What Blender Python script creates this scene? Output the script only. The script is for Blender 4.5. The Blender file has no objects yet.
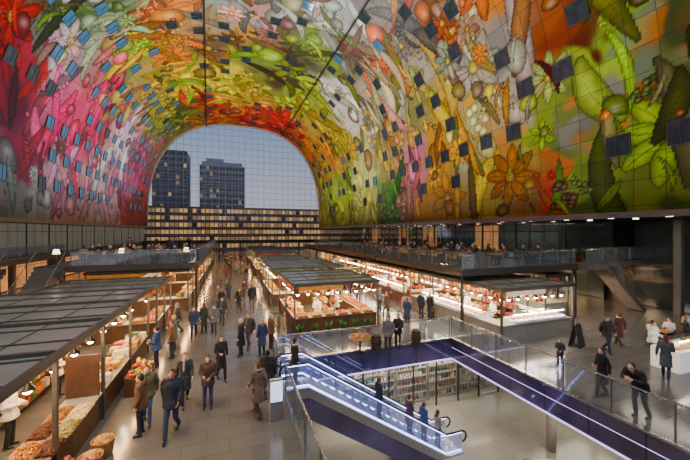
import bpy, bmesh, math, random, time
import numpy as np
from mathutils import Vector, Matrix, Euler
T0=time.time()
R=random.Random(11)
SC=bpy.context.scene
COL=SC.collection
KIDS={}
# ------------------------------------------------------------------ helpers
def hexc(h):
    h=h.lstrip('#'); c=[int(h[i:i+2],16)/255 for i in (0,2,4)]
    return [ (x/12.92 if x<=0.04045 else ((x+0.055)/1.055)**2.4) for x in c]
MATS={}
def mat(name,col,rough=0.6,metal=0.0,emit=0.0,var=0.12,scale=6.0,ecol=None,bump=0.0,spec=0.5):
    if name in MATS: return MATS[name]
    m=bpy.data.materials.new(name); m.use_nodes=True; nt=m.node_tree; b=nt.nodes['Principled BSDF']
    c=hexc(col) if isinstance(col,str) else list(col)
    b.inputs['Roughness'].default_value=rough; b.inputs['Metallic'].default_value=metal
    b.inputs['Specular IOR Level'].default_value=spec
    if var>0:
        tc=nt.nodes.new('ShaderNodeTexCoord'); n=nt.nodes.new('ShaderNodeTexNoise'); n.inputs['Scale'].default_value=scale
        r=nt.nodes.new('ShaderNodeValToRGB'); r.color_ramp.elements[0].position=.3; r.color_ramp.elements[1].position=.7
        r.color_ramp.elements[0].color=[x*(1-var) for x in c]+[1]; r.color_ramp.elements[1].color=[min(1,x*(1+var)) for x in c]+[1]
        nt.links.new(tc.outputs['Object'],n.inputs['Vector']); nt.links.new(n.outputs['Fac'],r.inputs['Fac']); nt.links.new(r.outputs['Color'],b.inputs['Base Color'])
        if bump>0:
            bp=nt.nodes.new('ShaderNodeBump'); bp.inputs['Strength'].default_value=bump
            nt.links.new(n.outputs['Fac'],bp.inputs['Height']); nt.links.new(bp.outputs['Normal'],b.inputs['Normal'])
    else: b.inputs['Base Color'].default_value=c+[1]
    if emit>0:
        b.inputs['Emission Color'].default_value=(hexc(ecol) if ecol else c)+[1]; b.inputs['Emission Strength'].default_value=emit
    m.diffuse_color=c+[1]
    MATS[name]=m; return m
def glassmat(name,tint='#dfeaf0',refl=0.12,dens=0.12,gl=True):
    if name in MATS: return MATS[name]
    m=bpy.data.materials.new(name); m.use_nodes=True; nt=m.node_tree; nt.nodes.clear()
    o=nt.nodes.new('ShaderNodeOutputMaterial'); t=nt.nodes.new('ShaderNodeBsdfTransparent'); g=nt.nodes.new('ShaderNodeBsdfGlossy'); d=nt.nodes.new('ShaderNodeBsdfDiffuse')
    c=hexc(tint)+[1]; t.inputs[0].default_value=(1,1,1,1); g.inputs['Color'].default_value=c; g.inputs['Roughness'].default_value=.05; d.inputs[0].default_value=c
    m1=nt.nodes.new('ShaderNodeMixShader'); m1.inputs[0].default_value=dens
    nt.links.new(t.outputs[0],m1.inputs[1]); nt.links.new(d.outputs[0],m1.inputs[2])
    if gl:
        m2=nt.nodes.new('ShaderNodeMixShader'); fr=nt.nodes.new('ShaderNodeLayerWeight'); fr.inputs[0].default_value=.25
        mm=nt.nodes.new('ShaderNodeMath'); mm.operation='MULTIPLY_ADD'; mm.inputs[1].default_value=.5; mm.inputs[2].default_value=refl*.3
        nt.links.new(fr.outputs['Fresnel'],mm.inputs[0]); nt.links.new(mm.outputs[0],m2.inputs[0]); nt.links.new(m1.outputs[0],m2.inputs[1]); nt.links.new(g.outputs[0],m2.inputs[2]); nt.links.new(m2.outputs[0],o.inputs[0])
    else: nt.links.new(m1.outputs[0],o.inputs[0])
    MATS[name]=m; return m
class MB:
    def __init__(s): s.v=[];s.f=[];s.m=[];s.s=[]
    def add(s,vs,fs,m=0,sm=False):
        o=len(s.v); s.v+= [tuple(v) for v in vs]; s.f+=[tuple(i+o for i in f) for f in fs]; s.m+=[m]*len(fs); s.s+=[sm]*len(fs); return s
    def box(s,x0,x1,y0,y1,z0,z1,m=0):
        return s.add([(x0,y0,z0),(x1,y0,z0),(x1,y1,z0),(x0,y1,z0),(x0,y0,z1),(x1,y0,z1),(x1,y1,z1),(x0,y1,z1)],[(0,3,2,1),(4,5,6,7),(0,1,5,4),(1,2,6,5),(2,3,7,6),(3,0,4,7)],m)
    def cbox(s,x0,x1,y0,y1,z0,z1,b=.02,m=0):
        def ring(z,i): return [(x0+i+b,y0+i,z),(x1-i-b,y0+i,z),(x1-i,y0+i+b,z),(x1-i,y1-i-b,z),(x1-i-b,y1-i,z),(x0+i+b,y1-i,z),(x0+i,y1-i-b,z),(x0+i,y0+i+b,z)]
        vs=ring(z0,b)+ring(z0+b,0)+ring(z1-b,0)+ring(z1,b); fs=[tuple(range(7,-1,-1)),tuple(range(24,32))]
        for k in range(3):
            for i in range(8): j=(i+1)%8; fs.append((k*8+i,k*8+j,k*8+8+j,k*8+8+i))
        return s.add(vs,fs,m)
    def beam(s,p,q,w,h,m=0):
        p=Vector(p);q=Vector(q);d=(q-p).normalized(); up=Vector((0,0,1)) if abs(d.z)<.95 else Vector((0,1,0))
        a=d.cross(up).normalized()*w/2; u=a.cross(d).normalized()*h/2
        vs=[p-a-u,p+a-u,p+a+u,p-a+u,q-a-u,q+a-u,q+a+u,q-a+u]
        return s.add(vs,[(0,1,2,3),(7,6,5,4),(0,4,5,1),(1,5,6,2),(2,6,7,3),(3,7,4,0)],m)
    def cyl(s,p,q,r0,r1=None,n=12,m=0,sm=True):
        r1=r0 if r1 is None else r1; p=Vector(p);q=Vector(q);d=(q-p).normalized(); up=Vector((0,0,1)) if abs(d.z)<.95 else Vector((0,1,0))
        a=d.cross(up).normalized(); u=a.cross(d).normalized()
        vs=[]
        for c,r in((p,r0),(q,r1)):
            for i in range(n): t=2*math.pi*i/n; vs.append(c+a*math.cos(t)*r+u*math.sin(t)*r)
        s.add(vs,[(i,(i+1)%n,n+(i+1)%n,n+i) for i in range(n)],m,sm)
        s.add(vs[:n],[tuple(range(n-1,-1,-1))],m); s.add(vs[n:],[tuple(range(n))],m); return s
    def tube(s,pts,r,n=8,m=0):
        for a,b in zip(pts[:-1],pts[1:]): s.cyl(a,b,r,r,n,m)
        return s
    def lathe(s,prof,c=(0,0,0),n=14,m=0,sm=True):
        vs=[];k=len(prof)
        for r,z in prof:
            for i in range(n): t=2*math.pi*i/n; vs.append((c[0]+r*math.cos(t),c[1]+r*math.sin(t),c[2]+z))
        fs=[(a*n+i,a*n+(i+1)%n,(a+1)*n+(i+1)%n,(a+1)*n+i) for a in range(k-1) for i in range(n)]
        fs+= [tuple(range(n-1,-1,-1)),tuple((k-1)*n+i for i in range(n))]
        return s.add(vs,fs,m,sm)
    def sph(s,c,r,m=0,n=12,k=8,rot=None):
        if not hasattr(r,'__len__'): r=(r,r,r)
        vs=[];M=rot.to_3x3() if rot else None
        def P(x,y,z):
            v=Vector((x*r[0],y*r[1],z*r[2]))
            if M: v=M@v
            return v+Vector(c)
        vs.append(P(0,0,-1))
        for a in range(1,k):
            ph=math.pi*a/k-math.pi/2
            for i in range(n): t=2*math.pi*i/n; vs.append(P(math.cos(ph)*math.cos(t),math.cos(ph)*math.sin(t),math.sin(ph)))
        vs.append(P(0,0,1)); L=len(vs)-1
        fs=[(0,1+(i+1)%n,1+i) for i in range(n)]
        for a in range(k-2):
            for i in range(n): fs.append((1+a*n+i,1+a*n+(i+1)%n,1+(a+1)*n+(i+1)%n,1+(a+1)*n+i))
        fs+=[(L,1+(k-2)*n+i,1+(k-2)*n+(i+1)%n) for i in range(n)]
        return s.add(vs,fs,m,True)
    def cap(s,p,q,r0,r1,n=12):
        p=Vector(p);q=Vector(q); s.cyl(p,q,r0,r1,n); s.sph(p,r0,0,n,6); s.sph(q,r1,0,n,6); return s
    def mesh(s,name,mats):
        me=bpy.data.meshes.new(name); me.from_pydata(s.v,[],s.f)
        for m in mats: me.materials.append(m)
        me.polygons.foreach_set('material_index',s.m); me.polygons.foreach_set('use_smooth',s.s); me.update(); return me
def setp(o,label=None,cat=None,group=None,kind=None):
    if label:o['label']=label
    if cat:o['category']=cat
    if group:o['group']=group
    if kind:o['kind']=kind
    return o
def link(o,loc=(0,0,0),rz=0,parent=None,scale=1):
    COL.objects.link(o); o.location=loc; o.rotation_euler=(0,0,rz)
    if scale!=1:o.scale=(scale,)*3
    if parent: o.parent=parent; KIDS.setdefault(parent.name,[]).append(o)
    return o
def top(name,mb,mats,label,cat,loc=(0,0,0),rz=0,group=None,kind=None):
    me=mb.mesh(name,mats) if isinstance(mb,MB) else mb
    return setp(link(bpy.data.objects.new(name,me),loc,rz),label,cat,group,kind)
def root(name,label,cat,loc=(0,0,0),rz=0,group=None):
    e=bpy.data.objects.new(name,None); e.empty_display_size=.2
    return setp(link(e,loc,rz),label,cat,group)
def part(parent,name,mb,mats,loc=(0,0,0),rz=0,label=None,kind=None):
    me=mb.mesh(name,mats) if isinstance(mb,MB) else mb
    return setp(link(bpy.data.objects.new(name,me),loc,rz,parent),label,kind=kind)
def struct(name,mb,mats,loc=(0,0,0)):
    me=mb.mesh(name,mats) if isinstance(mb,MB) else mb
    o=link(bpy.data.objects.new(name,me),loc); o['kind']='structure'; return o
def copytree(o,parent=None):
    n=o.copy(); COL.objects.link(n)
    if parent: n.parent=parent; KIDS.setdefault(parent.name,[]).append(n)
    for c in KIDS.get(o.name,[])[:]: copytree(c,n)
    return n
class Kind:
    def __init__(s,o): s.o=o;s.used=False
    def put(s,loc,rz=0,scale=None,rot=None,label=None,group=None):
        n=copytree(s.o) if s.used else s.o
        s.used=True; n.location=loc; n.rotation_euler=rot if rot else (0,0,rz)
        if scale: n.scale=(scale,)*3 if not hasattr(scale,'__len__') else scale
        if label:n['label']=label
        if group:n['group']=group
        return n
# ------------------------------------------------------------------ camera
F=320.0; CZ=5.8; HY=232.0; YAW=math.radians(19.8); SY,CY=math.sin(YAW),math.cos(YAW)
cam=bpy.data.objects.new('camera',bpy.data.cameras.new('camera')); COL.objects.link(cam)
cam.location=(0,0,CZ); cam.rotation_euler=(math.pi/2,0,-YAW); cam.data.sensor_width=36; cam.data.lens=36*F/690; cam.data.shift_y=2/690; cam.data.clip_end=600
SC.camera=cam
def ground(px,py,z=0.0):
    d=(CZ-z)*F/(py-HY); r=(px-345)/F*d
    return (d*SY+r*CY, d*CY-r*SY)
# ------------------------------------------------------------------ arch surface
CX,AA,Z0,BB,NN=2.5,20.0,6.9,24.8,2.6
Y0,Y1=1.0,82.0
tt=np.linspace(0,math.pi,8001)
px_=CX-AA*np.sign(np.cos(tt))*np.abs(np.cos(tt))**(2/NN); pz_=Z0+BB*np.abs(np.sin(tt))**(2/NN)
ss_=np.concatenate([[0],np.cumsum(np.hypot(np.diff(px_),np.diff(pz_)))]); LS=ss_[-1]
def surf(Y,s,off=0.0):
    x=np.interp(s,ss_,px_); z=np.interp(s,ss_,pz_); e=.05
    x1=np.interp(s+e,ss_,px_);z1=np.interp(s+e,ss_,pz_);x0=np.interp(s-e,ss_,px_);z0=np.interp(s-e,ss_,pz_)
    t=Vector((x1-x0,0,z1-z0)).normalized(); n=Vector((t.z,0,-t.x))
    return Vector((x,Y,z))+n*off, t, n
def uv_of(px,py):
    a=(px-345)/F; b=(HY-py)/F
    D=(SY+a*CY, CY-a*SY, b)
    def f(k):
        X=D[0]*k;Z=CZ+D[2]*k
        if Z<Z0: return abs((X-CX)/AA)-1
        return abs((X-CX)/AA)**NN+abs((Z-Z0)/BB)**NN-1
    lo,hi=0.5,400
    for _ in range(50):
        mid=(lo+hi)/2
        if f(mid)<0: lo=mid
        else: hi=mid
    X=D[0]*lo;Z=CZ+D[2]*lo;Y=D[1]*lo
    i=int(np.argmin((px_-X)**2+(pz_-Z)**2)); return (min(Y,110.0),float(ss_[i]))
# ------------------------------------------------------------------ vault painting: generic abstract colour fields, discs and leaf strokes
NY,NS=600,800
u=np.linspace(0,1,NY); YG=Y0+(Y1-Y0)*(.42*u+.58*u*u); SG=np.linspace(0,LS,NS)
GY,GS=np.meshgrid(YG,SG,indexing='ij')
def vn(x,y,seed):
    r=np.random.RandomState(seed).rand(256,256)
    xi=np.floor(x).astype(int);yi=np.floor(y).astype(int);fx=x-xi;fy=y-yi;fx=fx*fx*(3-2*fx);fy=fy*fy*(3-2*fy)
    a=r[xi%256,yi%256];b=r[(xi+1)%256,yi%256];c=r[xi%256,(yi+1)%256];d=r[(xi+1)%256,(yi+1)%256]
    return a*(1-fx)*(1-fy)+b*fx*(1-fy)+c*(1-fx)*fy+d*fx*fy
base='''10,20,8a1830;25,60,a01c3c;5,110,641838;42,18,77756c;30,150,8c1c48;15,195,8a9290;60,20,3c5828;85,15,5a7b30;100,35,8a9a80;60,60,b0a0a8;62,95,d86890;75,130,e04078;100,100,d85878;120,80,6f8f50;130,50,7f9a38;110,60,c07878;145,70,b09850;150,100,a8a050;120,140,e4ccd4;130,170,d07098;100,200,d8b8c4;60,190,d0a0b0;40,212,a8b4b8;136,215,c02848;128,120,c87090;160,40,d88020;165,8,e89018;200,15,a09068;220,10,8b9a90;190,28,b08850;212,40,70543a;240,30,b88838;170,85,788c3c;215,75,c8b830;205,104,b84028;180,115,808a38;235,100,c8a828;270,60,788a38;270,20,b88c84;300,30,606c34;287,54,3c3028;286,82,50402c;320,45,80902c;300,95,889838;320,120,b0a038;335,150,c88830;340,100,c8c4b8;352,50,60503c;330,20,b0b4b0;380,15,84827c;385,60,b06038;390,100,a8ac9c;270,118,b84820;345,172,88a030;340,205,b0bc40;365,190,d4d488;390,200,60983c;395,150,b89868;412,156,c88090;410,100,88884c;420,60,a8a08c;440,20,985c28;482,12,c88028;440,50,908c7c;460,65,94988c;450,100,c89c30;440,150,d09c24;440,205,c09024;470,140,b8b88c;490,185,b8a040;500,60,8c8880;520,85,a8a490;505,128,d09044;510,170,b0b050;530,205,a87c40;570,18,84380f;545,30,985018;600,28,602410;520,135,90a834;560,88,84982f;600,48,98b430;640,12,88a428;560,120,70803c;575,150,80982f;600,165,90ac34;552,150,d07830;550,197,d04020;600,192,5c7830;585,95,88887c;652,52,a86c24;625,85,906030;622,110,b88030;665,80,885824;690,60,784f24;680,105,5c5a44;665,140,80a028;660,185,808c2c;640,30,78886c;684,30,48542a;680,205,485c28;640,212,688430'''
bl=[(float(a),float(b),c) for a,b,c in (t.split(',') for t in base.split(';'))]
bp=np.array([uv_of(a,b) for a,b,c in bl]); bc=np.array([hexc(c) for a,b,c in bl])
w1=(vn(GY/2.2,GS/2.2,1)-.5)*4+(vn(GY/.8,GS/.8,11)-.5)*1.4; w2=(vn(GY/2.2+50,GS/2.2,2)-.5)*4+(vn(GY/.8,GS/.8,12)-.5)*1.4
IMG=np.zeros((NY,NS,3)); W=np.zeros((NY,NS))
for (y,s),c in zip(bp,bc):
    d2=((GY+w1-y)**2+(GS+w2-s)**2)+.2
    w=1/d2**2.6; IMG+=w[...,None]*c; W+=w
IMG/=W[...,None]
SRC=IMG.copy()
IMG=IMG*.85+.1*IMG.mean(2,keepdims=True)
def fill(uv,c1,c2,tex=.15,hl=None,rim=.5):
    uv=np.array(uv); y0,s0=uv.min(0);y1,s1=uv.max(0)
    i0,i1=np.searchsorted(YG,[y0,y1]);j0,j1=np.searchsorted(SG,[s0,s1])
    if i1-i0<1 or j1-j0<1: return
    A=GY[i0:i1,j0:j1];B=GS[i0:i1,j0:j1]; ins=np.zeros(A.shape,bool); dm=np.full(A.shape,1e9); n=len(uv)
    for k in range(n):
        ya,sa=uv[k];yb,sb=uv[(k+1)%n]; cond=((sa>B)!=(sb>B)); xi=(yb-ya)*(B-sa)/(sb-sa if sb!=sa else 1e-9)+ya
        ins^=(cond&(A<xi)); vx,vy=yb-ya,sb-sa;L=vx*vx+vy*vy+1e-9; t=np.clip(((A-ya)*vx+(B-sa)*vy)/L,0,1)
        dm=np.minimum(dm,(A-ya-t*vx)**2+(B-sa-t*vy)**2)
    if not ins.any(): return
    dm=np.sqrt(dm); e=np.clip(dm/dm[ins].max(),0,1); m=(e**.6)[...,None]; col=c2*(1-m)+c1*m
    sz=max(.5,min(y1-y0,s1-s0)/5)
    nz=vn(A/sz*1.6+7,B/sz*.5+3,9)*.6+vn(A*3,B*3,4)*.4
    col=col*(1+tex*2*(nz-.5))[...,None]; edge=(dm<.08)&ins; col[edge]*=rim
    if hl is not None:
        q=np.exp(-(((A-(y0+y1)/2)/(.2*(y1-y0)))**2+((B-(s0+s1)/2-hl*(s1-s0))/(.16*(s1-s0)))**2)); col=col+(1-col)*(.2*q)[...,None]
    S=IMG[i0:i1,j0:j1]; S[ins]=col[ins]
q=random.Random(21)
def samp(y,s,j=1.8):
    y+=q.gauss(0,j);s+=q.gauss(0,j)
    i=min(NY-1,max(0,int(np.searchsorted(YG,y))));jj=min(NS-1,max(0,int(np.searchsorted(SG,s)))); return SRC[i,jj]*q.choice([.35,.6,.9,1.15,1.4])
def tone(c,f,j=.14): 
    lm=c.mean(); c=np.clip(lm+(c-lm)*1.35,0,1)
    return np.clip(c*f*np.array([1+q.uniform(-j,j) for _ in range(3)]),.004,.95)
def rdisc(y,s,r,asp,a,c):
    P=[]
    for k in range(18):
        t=2*math.pi*k/18; rr=r*(1+.06*math.sin(3*t+a)); x,z=rr*math.cos(t),rr*asp*math.sin(t); P.append((y+x*math.cos(a)-z*math.sin(a),s+x*math.sin(a)+z*math.cos(a)))
    fill(P,tone(c,1.3),tone(c,.25),.2,.12)
def rleaf(y,s,L,w,a,bend,c):
    m=10; sp=[]
    for k in range(m):
        f=k/(m-1)-.5; aa=a+bend*f; sp.append(np.array([y+L*f*math.cos(aa)+bend*L*.3*f*f*math.sin(a),s+L*f*math.sin(aa)-bend*L*.3*f*f*math.cos(a)]))
    l=[];r=[]
    for k in range(m):
        d=sp[min(k+1,m-1)]-sp[max(k-1,0)]; d/=np.hypot(*d)+1e-9; n=np.array([-d[1],d[0]]); ww=w*math.sin(math.pi*(.04+.92*k/(m-1)))**.75/2; l.append(sp[k]+n*ww); r.append(sp[k]-n*ww)
    fill(l+r[::-1],tone(c,1.35),tone(c,.3),.25)
    if w>.5: fill([p+np.array([.0,.05]) for p in sp[1:-1]]+[p-np.array([.0,.05]) for p in sp[-2:0:-1]],tone(c,.4),tone(c,.4),.05,None,1)
for k in range(1500):
    f=k/1500; y=Y0+(Y1-Y0)*q.random()**1.15; s=q.uniform(.5,LS-.5); c=samp(y,s); big=((1-f)**1.5*3.4+.45)*(.75+.5*y/82)
    tp=q.random(); a=q.uniform(0,math.pi); side=(s<LS*.3 or s>LS*.7)
    if tp<.3: rdisc(y,s,big*q.uniform(.35,.7),q.uniform(.7,1),a,c)
    elif tp<.84: rleaf(y,s,big*q.uniform(1.8,3.8),big*q.uniform(.35,.75),(math.pi/2+q.uniform(-.7,.7)) if side else a,q.uniform(-1,1),c)
    elif tp<.91:
        n=q.randint(6,9)
        for i in range(n): aa=a+2*math.pi*i/n; rr=big*.9; rleaf(y+rr*.6*math.cos(aa),s+rr*.6*math.sin(aa),rr*1.1,rr*.5,aa,.3,c)
        rdisc(y,s,big*.2,1,0,c*.4+np.array([.3,.2,.0]))
    else:
        for i in range(10): rdisc(y+q.uniform(-1,1)*big*.7,s+q.uniform(-1,1)*big*.7,big*.26,.9,0,c)
lum=IMG.mean(2,keepdims=True); IMG=np.clip(lum+(IMG-lum)*1.15,0.004,1)**1.15
def mural_mat():
    m=bpy.data.materials.new('printed_vault_panels'); m.use_nodes=True; nt=m.node_tree; b=nt.nodes['Principled BSDF']
    at=nt.nodes.new('ShaderNodeAttribute'); at.attribute_name='mural'
    uvn=nt.nodes.new('ShaderNodeUVMap'); uvn.uv_map='panel'
    sp=nt.nodes.new('ShaderNodeSeparateXYZ'); nt.links.new(uvn.outputs[0],sp.inputs[0])
    outs=[]
    for i in (0,1):
        f=nt.nodes.new('ShaderNodeMath'); f.operation='FRACT'; nt.links.new(sp.outputs[i],f.inputs[0])
        g=nt.nodes.new('ShaderNodeMath'); g.operation='LESS_THAN'; g.inputs[1].default_value=.035; nt.links.new(f.outputs[0],g.inputs[0]); outs.append(g)
    mx=nt.nodes.new('ShaderNodeMath'); mx.operation='MAXIMUM'; nt.links.new(outs[0].outputs[0],mx.inputs[0]); nt.links.new(outs[1].outputs[0],mx.inputs[1])
    sc=nt.nodes.new('ShaderNodeMath'); sc.operation='MULTIPLY'; sc.inputs[1].default_value=.6; nt.links.new(mx.outputs[0],sc.inputs[0])
    mix=nt.nodes.new('ShaderNodeMix'); mix.data_type='RGBA'; mix.inputs[7].default_value=(.02,.02,.02,1)
    nt.links.new(sc.outputs[0],mix.inputs[0]); nt.links.new(at.outputs['Color'],mix.inputs[6])
    # slight panel-to-panel tone difference
    fl=nt.nodes.new('ShaderNodeVectorMath'); fl.operation='FLOOR'; nt.links.new(uvn.outputs[0],fl.inputs[0]); wn_=nt.nodes.new('ShaderNodeTexWhiteNoise'); wn_.noise_dimensions='2D'; nt.links.new(fl.outputs[0],wn_.inputs['Vector'])
    mr=nt.nodes.new('ShaderNodeMapRange'); mr.inputs['To Min'].default_value=.74; mr.inputs['To Max'].default_value=1.0; nt.links.new(wn_.outputs['Value'],mr.inputs['Value'])
    m2=nt.nodes.new('ShaderNodeMix'); m2.data_type='RGBA'; m2.blend_type='MULTIPLY'; m2.inputs[0].default_value=1; nt.links.new(mix.outputs[2],m2.inputs[6]); nt.links.new(mr.outputs[0],m2.inputs[7]); nt.links.new(m2.outputs[2],b.inputs['Base Color'])
    b.inputs['Roughness'].default_value=.3; b.inputs['Specular IOR Level'].default_value=.2; return m
MM=mural_mat()
def mural_piece(name,j0,j1):
    xs=np.interp(SG[j0:j1+1],ss_,px_);zs=np.interp(SG[j0:j1+1],ss_,pz_); nj=j1-j0+1
    V=np.zeros((NY,nj,3));V[...,0]=xs;V[...,1]=YG[:,None];V[...,2]=zs
    idx=np.arange(NY*nj).reshape(NY,nj); a=idx[:-1,:-1];b=idx[:-1,1:];c=idx[1:,1:];d=idx[1:,:-1]
    Q=np.stack([a,b,c,d],-1).reshape(-1,4)
    me=bpy.data.meshes.new(name); me.vertices.add(NY*nj); me.vertices.foreach_set('co',V.reshape(-1))
    me.loops.add(Q.size); me.loops.foreach_set('vertex_index',Q.reshape(-1).astype(np.int32)); me.polygons.add(len(Q)); me.polygons.foreach_set('loop_start',np.arange(0,Q.size,4,dtype=np.int32))
    me.polygons.foreach_set('use_smooth',np.ones(len(Q),bool)); me.update(calc_edges=True)
    ca=me.color_attributes.new('mural','FLOAT_COLOR','POINT'); C=np.ones((NY*nj,4)); C[:,:3]=IMG[:,j0:j1+1].reshape(-1,3); ca.data.foreach_set('color',C.reshape(-1))
    uvl=me.uv_layers.new(name='panel'); U=np.stack([GY[:,j0:j1+1]/1.5,GS[:,j0:j1+1]/1.5],-1).reshape(-1,2)[Q.reshape(-1)]; uvl.data.foreach_set('uv',U.reshape(-1).astype(np.float32))
    me.materials.append(MM); me.validate(); struct(name,me,[])
mural_piece('wall_left',0,236); mural_piece('ceiling',236,564); mural_piece('wall_right',564,NS-1)
# ------------------------------------------------------------------ vault windows (seated in the panel grid)
M_frame=mat('dark_window_frame','#2c3032',.35); M_wb=mat('window_glass_blue','#2c5470',.1,.0,.28,.3,1.5,'#4280a8'); M_wd=mat('window_glass_dark','#38444a',.06,.5,.02,.4,1.5,'#5c7c90')  # blue panes: reflected light put into their colour and emission
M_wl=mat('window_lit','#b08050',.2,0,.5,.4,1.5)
def winmesh(g,nm):
    m=MB(); m.box(-.6,.6,-.6,.6,-.05,.03,1); m.box(-.66,-.6,-.66,.66,-.05,.06,0); m.box(.6,.66,-.66,.66,-.05,.06,0); m.box(-.6,.6,-.66,-.6,-.05,.06,0); m.box(-.6,.6,.6,.66,-.05,.06,0); m.box(-.6,.6,.1,.13,.03,.05,0)
    return m.mesh(nm,[M_frame,g])
wms=[winmesh(M_wb,'window_blue'),winmesh(M_wd,'window_dark'),winmesh(M_wl,'window_lit')]
wn=0
for j in range(1,int(LS/3)):
    for i in range(0,int((Y1-8)/3)):
        y=8.28+i*3.0+(1.5 if j%2 else 0); s=j*3.0+.78
        if y>Y1-1.5 or s>LS-1.5: continue
        fr=s/LS; p=.75 if fr<.3 else (.5 if fr>.7 else .2)
        if R.random()>p: continue
        pos,t,n=surf(y,s,.02)
        dx=pos.x*SY+pos.y*CY
        if dx<5: continue
        px=345+F*(pos.x*CY-pos.y*SY)/dx; py=HY-F*(pos.z-CZ)/dx
        if px<-40 or px>740 or py<-40: continue
        wn+=1; o=bpy.data.objects.new('window_%d'%wn,wms[2] if R.random()<.03 else wms[0] if ((fr<.36 and R.random()<.85) or R.random()<.12) else wms[1]); COL.objects.link(o)
        M=Matrix((( t.x,0,n.x),(t.y,1,n.y),(t.z,0,n.z))); o.matrix_world=Matrix.Translation(pos)@M.to_4x4(); o['kind']='structure'
Mblk=mat('black_metal','#101012',.4,.3)
for (a,b) in (((203,-8),(206,124)),((374,-8),(281,137))):
    ua=uv_of(*a);ub=uv_of(*b); pts=[]
    for k in range(25):
        f=k/24; y=ua[0]*(1-f)+min(ub[0],81.5)*f; s=ua[1]*(1-f)+ub[1]*f; pts.append(surf(y,s,.45)[0])
    m=MB(); m.tube(pts,.1,6)
    for k in range(0,25,4): m.cyl(pts[k],surf(ua[0]*(1-k/24)+min(ub[0],81.5)*k/24,ua[1]*(1-k/24)+ub[1]*k/24,0)[0],.04,.04,6)
    top('ceiling_cable',m,[Mblk],'black cable duct running along the painted vaulted ceiling','cable',group='ceiling cables')
# ------------------------------------------------------------------ shell
def tilemat(nm,c1,c2,cm_,rough,bw=1.2,rh=.6,mul=.4):
    m=bpy.data.materials.new(nm); m.use_nodes=True; nt=m.node_tree; b=nt.nodes['Principled BSDF']
    g=nt.nodes.new('ShaderNodeNewGeometry'); br=nt.nodes.new('ShaderNodeTexBrick'); br.offset=.5
    br.inputs['Scale'].default_value=1; br.inputs['Brick Width'].default_value=bw; br.inputs['Row Height'].default_value=rh; br.inputs['Mortar Size'].default_value=.006
    br.inputs['Color1'].default_value=hexc(c1)+[1]; br.inputs['Color2'].default_value=hexc(c2)+[1]; br.inputs['Mortar'].default_value=hexc(cm_)+[1]
    n=nt.nodes.new('ShaderNodeTexNoise'); n.inputs['Scale'].default_value=.35; mx=nt.nodes.new('ShaderNodeMix'); mx.data_type='RGBA'; mx.blend_type='MULTIPLY'; mx.inputs[0].default_value=mul
    nt.links.new(g.outputs['Position'],br.inputs['Vector']); nt.links.new(g.outputs['Position'],n.inputs['Vector']); nt.links.new(br.outputs['Color'],mx.inputs[6]); nt.links.new(n.outputs['Fac'],mx.inputs[7]); nt.links.new(mx.outputs[2],b.inputs['Base Color'])
    b.inputs['Roughness'].default_value=rough; return m
MF=tilemat('stone_floor','#74726e','#6b6966','#504e4b',.14)
VX0,VX1,VY0,VY1=1.8,11.5,3.6,14.6; LZ=-4.0
m=MB(); m.box(-24,VX0,-6,100,-1.0,0); m.box(VX1,36,-6,100,-1.0,0); m.box(VX0,VX1,VY1,100,-1.0,0); m.box(VX0,VX1,-6,VY0,-1.0,0); struct('floor',m,[MF])
ML=tilemat('lower_floor_tile','#b0a898','#a49c8c','#847c70',.14,.9,.9,.3)
struct('floor_lower',MB().box(-2,26,-4,22,LZ-.3,LZ),[ML])
def purplemat():
    m=bpy.data.materials.new('violet_gloss_cladding'); m.use_nodes=True; nt=m.node_tree; b=nt.nodes['Principled BSDF']
    g=nt.nodes.new('ShaderNodeNewGeometry'); n=nt.nodes.new('ShaderNodeTexNoise'); n.inputs['Scale'].default_value=.6; n.inputs['Detail'].default_value=1
    r=nt.nodes.new('ShaderNodeValToRGB'); r.color_ramp.elements[0].position=.3; r.color_ramp.elements[0].color=hexc('#38304e')+[1]; r.color_ramp.elements[1].position=.75; r.color_ramp.elements[1].color=hexc('#605484')+[1]
    nt.links.new(g.outputs['Position'],n.inputs[0]); nt.links.new(n.outputs[0],r.inputs[0]); nt.links.new(r.outputs[0],b.inputs['Base Color']); b.inputs['Roughness'].default_value=.08; b.inputs['Coat Weight'].default_value=1.0
    return m
Mpurp=purplemat(); Mwh=mat('white_trim','#e6e4e0',.4); Mled=mat('led_violet','#b8ace8',.4,0,2.4,0); Mseam=mat('panel_seam','#1c1826',.5)
tn=0
def trim(b,mt):
    global tn; tn+=1; m=MB(); m.box(*b); return struct('trim_%d'%tn,m,[mt])
m=MB(); m.box(VX1-.06,VX1,VY0,VY1,-1.1,-.04)
for k in range(7): m.box(VX1-.065,VX1-.055,VY0+k*1.6+.6,VY0+k*1.6+.63,-1.1,-.04,1)
m.box(VX1-.065,VX1-.055,VY0,VY1-.1,-.52,-.5,2); struct('trim_fascia_right',m,[Mpurp,Mseam,Mled])
m=MB(); m.box(VX0,VX1-.06,VY1-.06,VY1,-1.1,-.04)
for k in range(6): m.box(VX0+1+k*1.6,VX0+1.03+k*1.6,VY1-.066,VY1-.055,-1.1,-.04,1)
struct('trim_fascia_far',m,[Mpurp,Mseam]); trim((VX0,VX0+.06,VY0,VY1,-1.1,-.04),Mpurp)
Mst=mat('brushed_steel','#a8aaac',.25,.8,0,.05)
for b in ((VX1-.12,VX1,VY0,VY1-.12,-.04,.03),(VX0,VX1,VY1-.12,VY1,-.04,.03),(VX0,VX0+.12,VY0,VY1-.12,-.04,.03)): trim(b,Mst)
trim((VX1-.1,VX1-.06,VY0,VY1-.1,-1.15,-1.1),Mled); trim((VX0+.1,VX1-.1,VY1-.1,VY1-.06,-1.15,-1.1),Mled)
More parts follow.
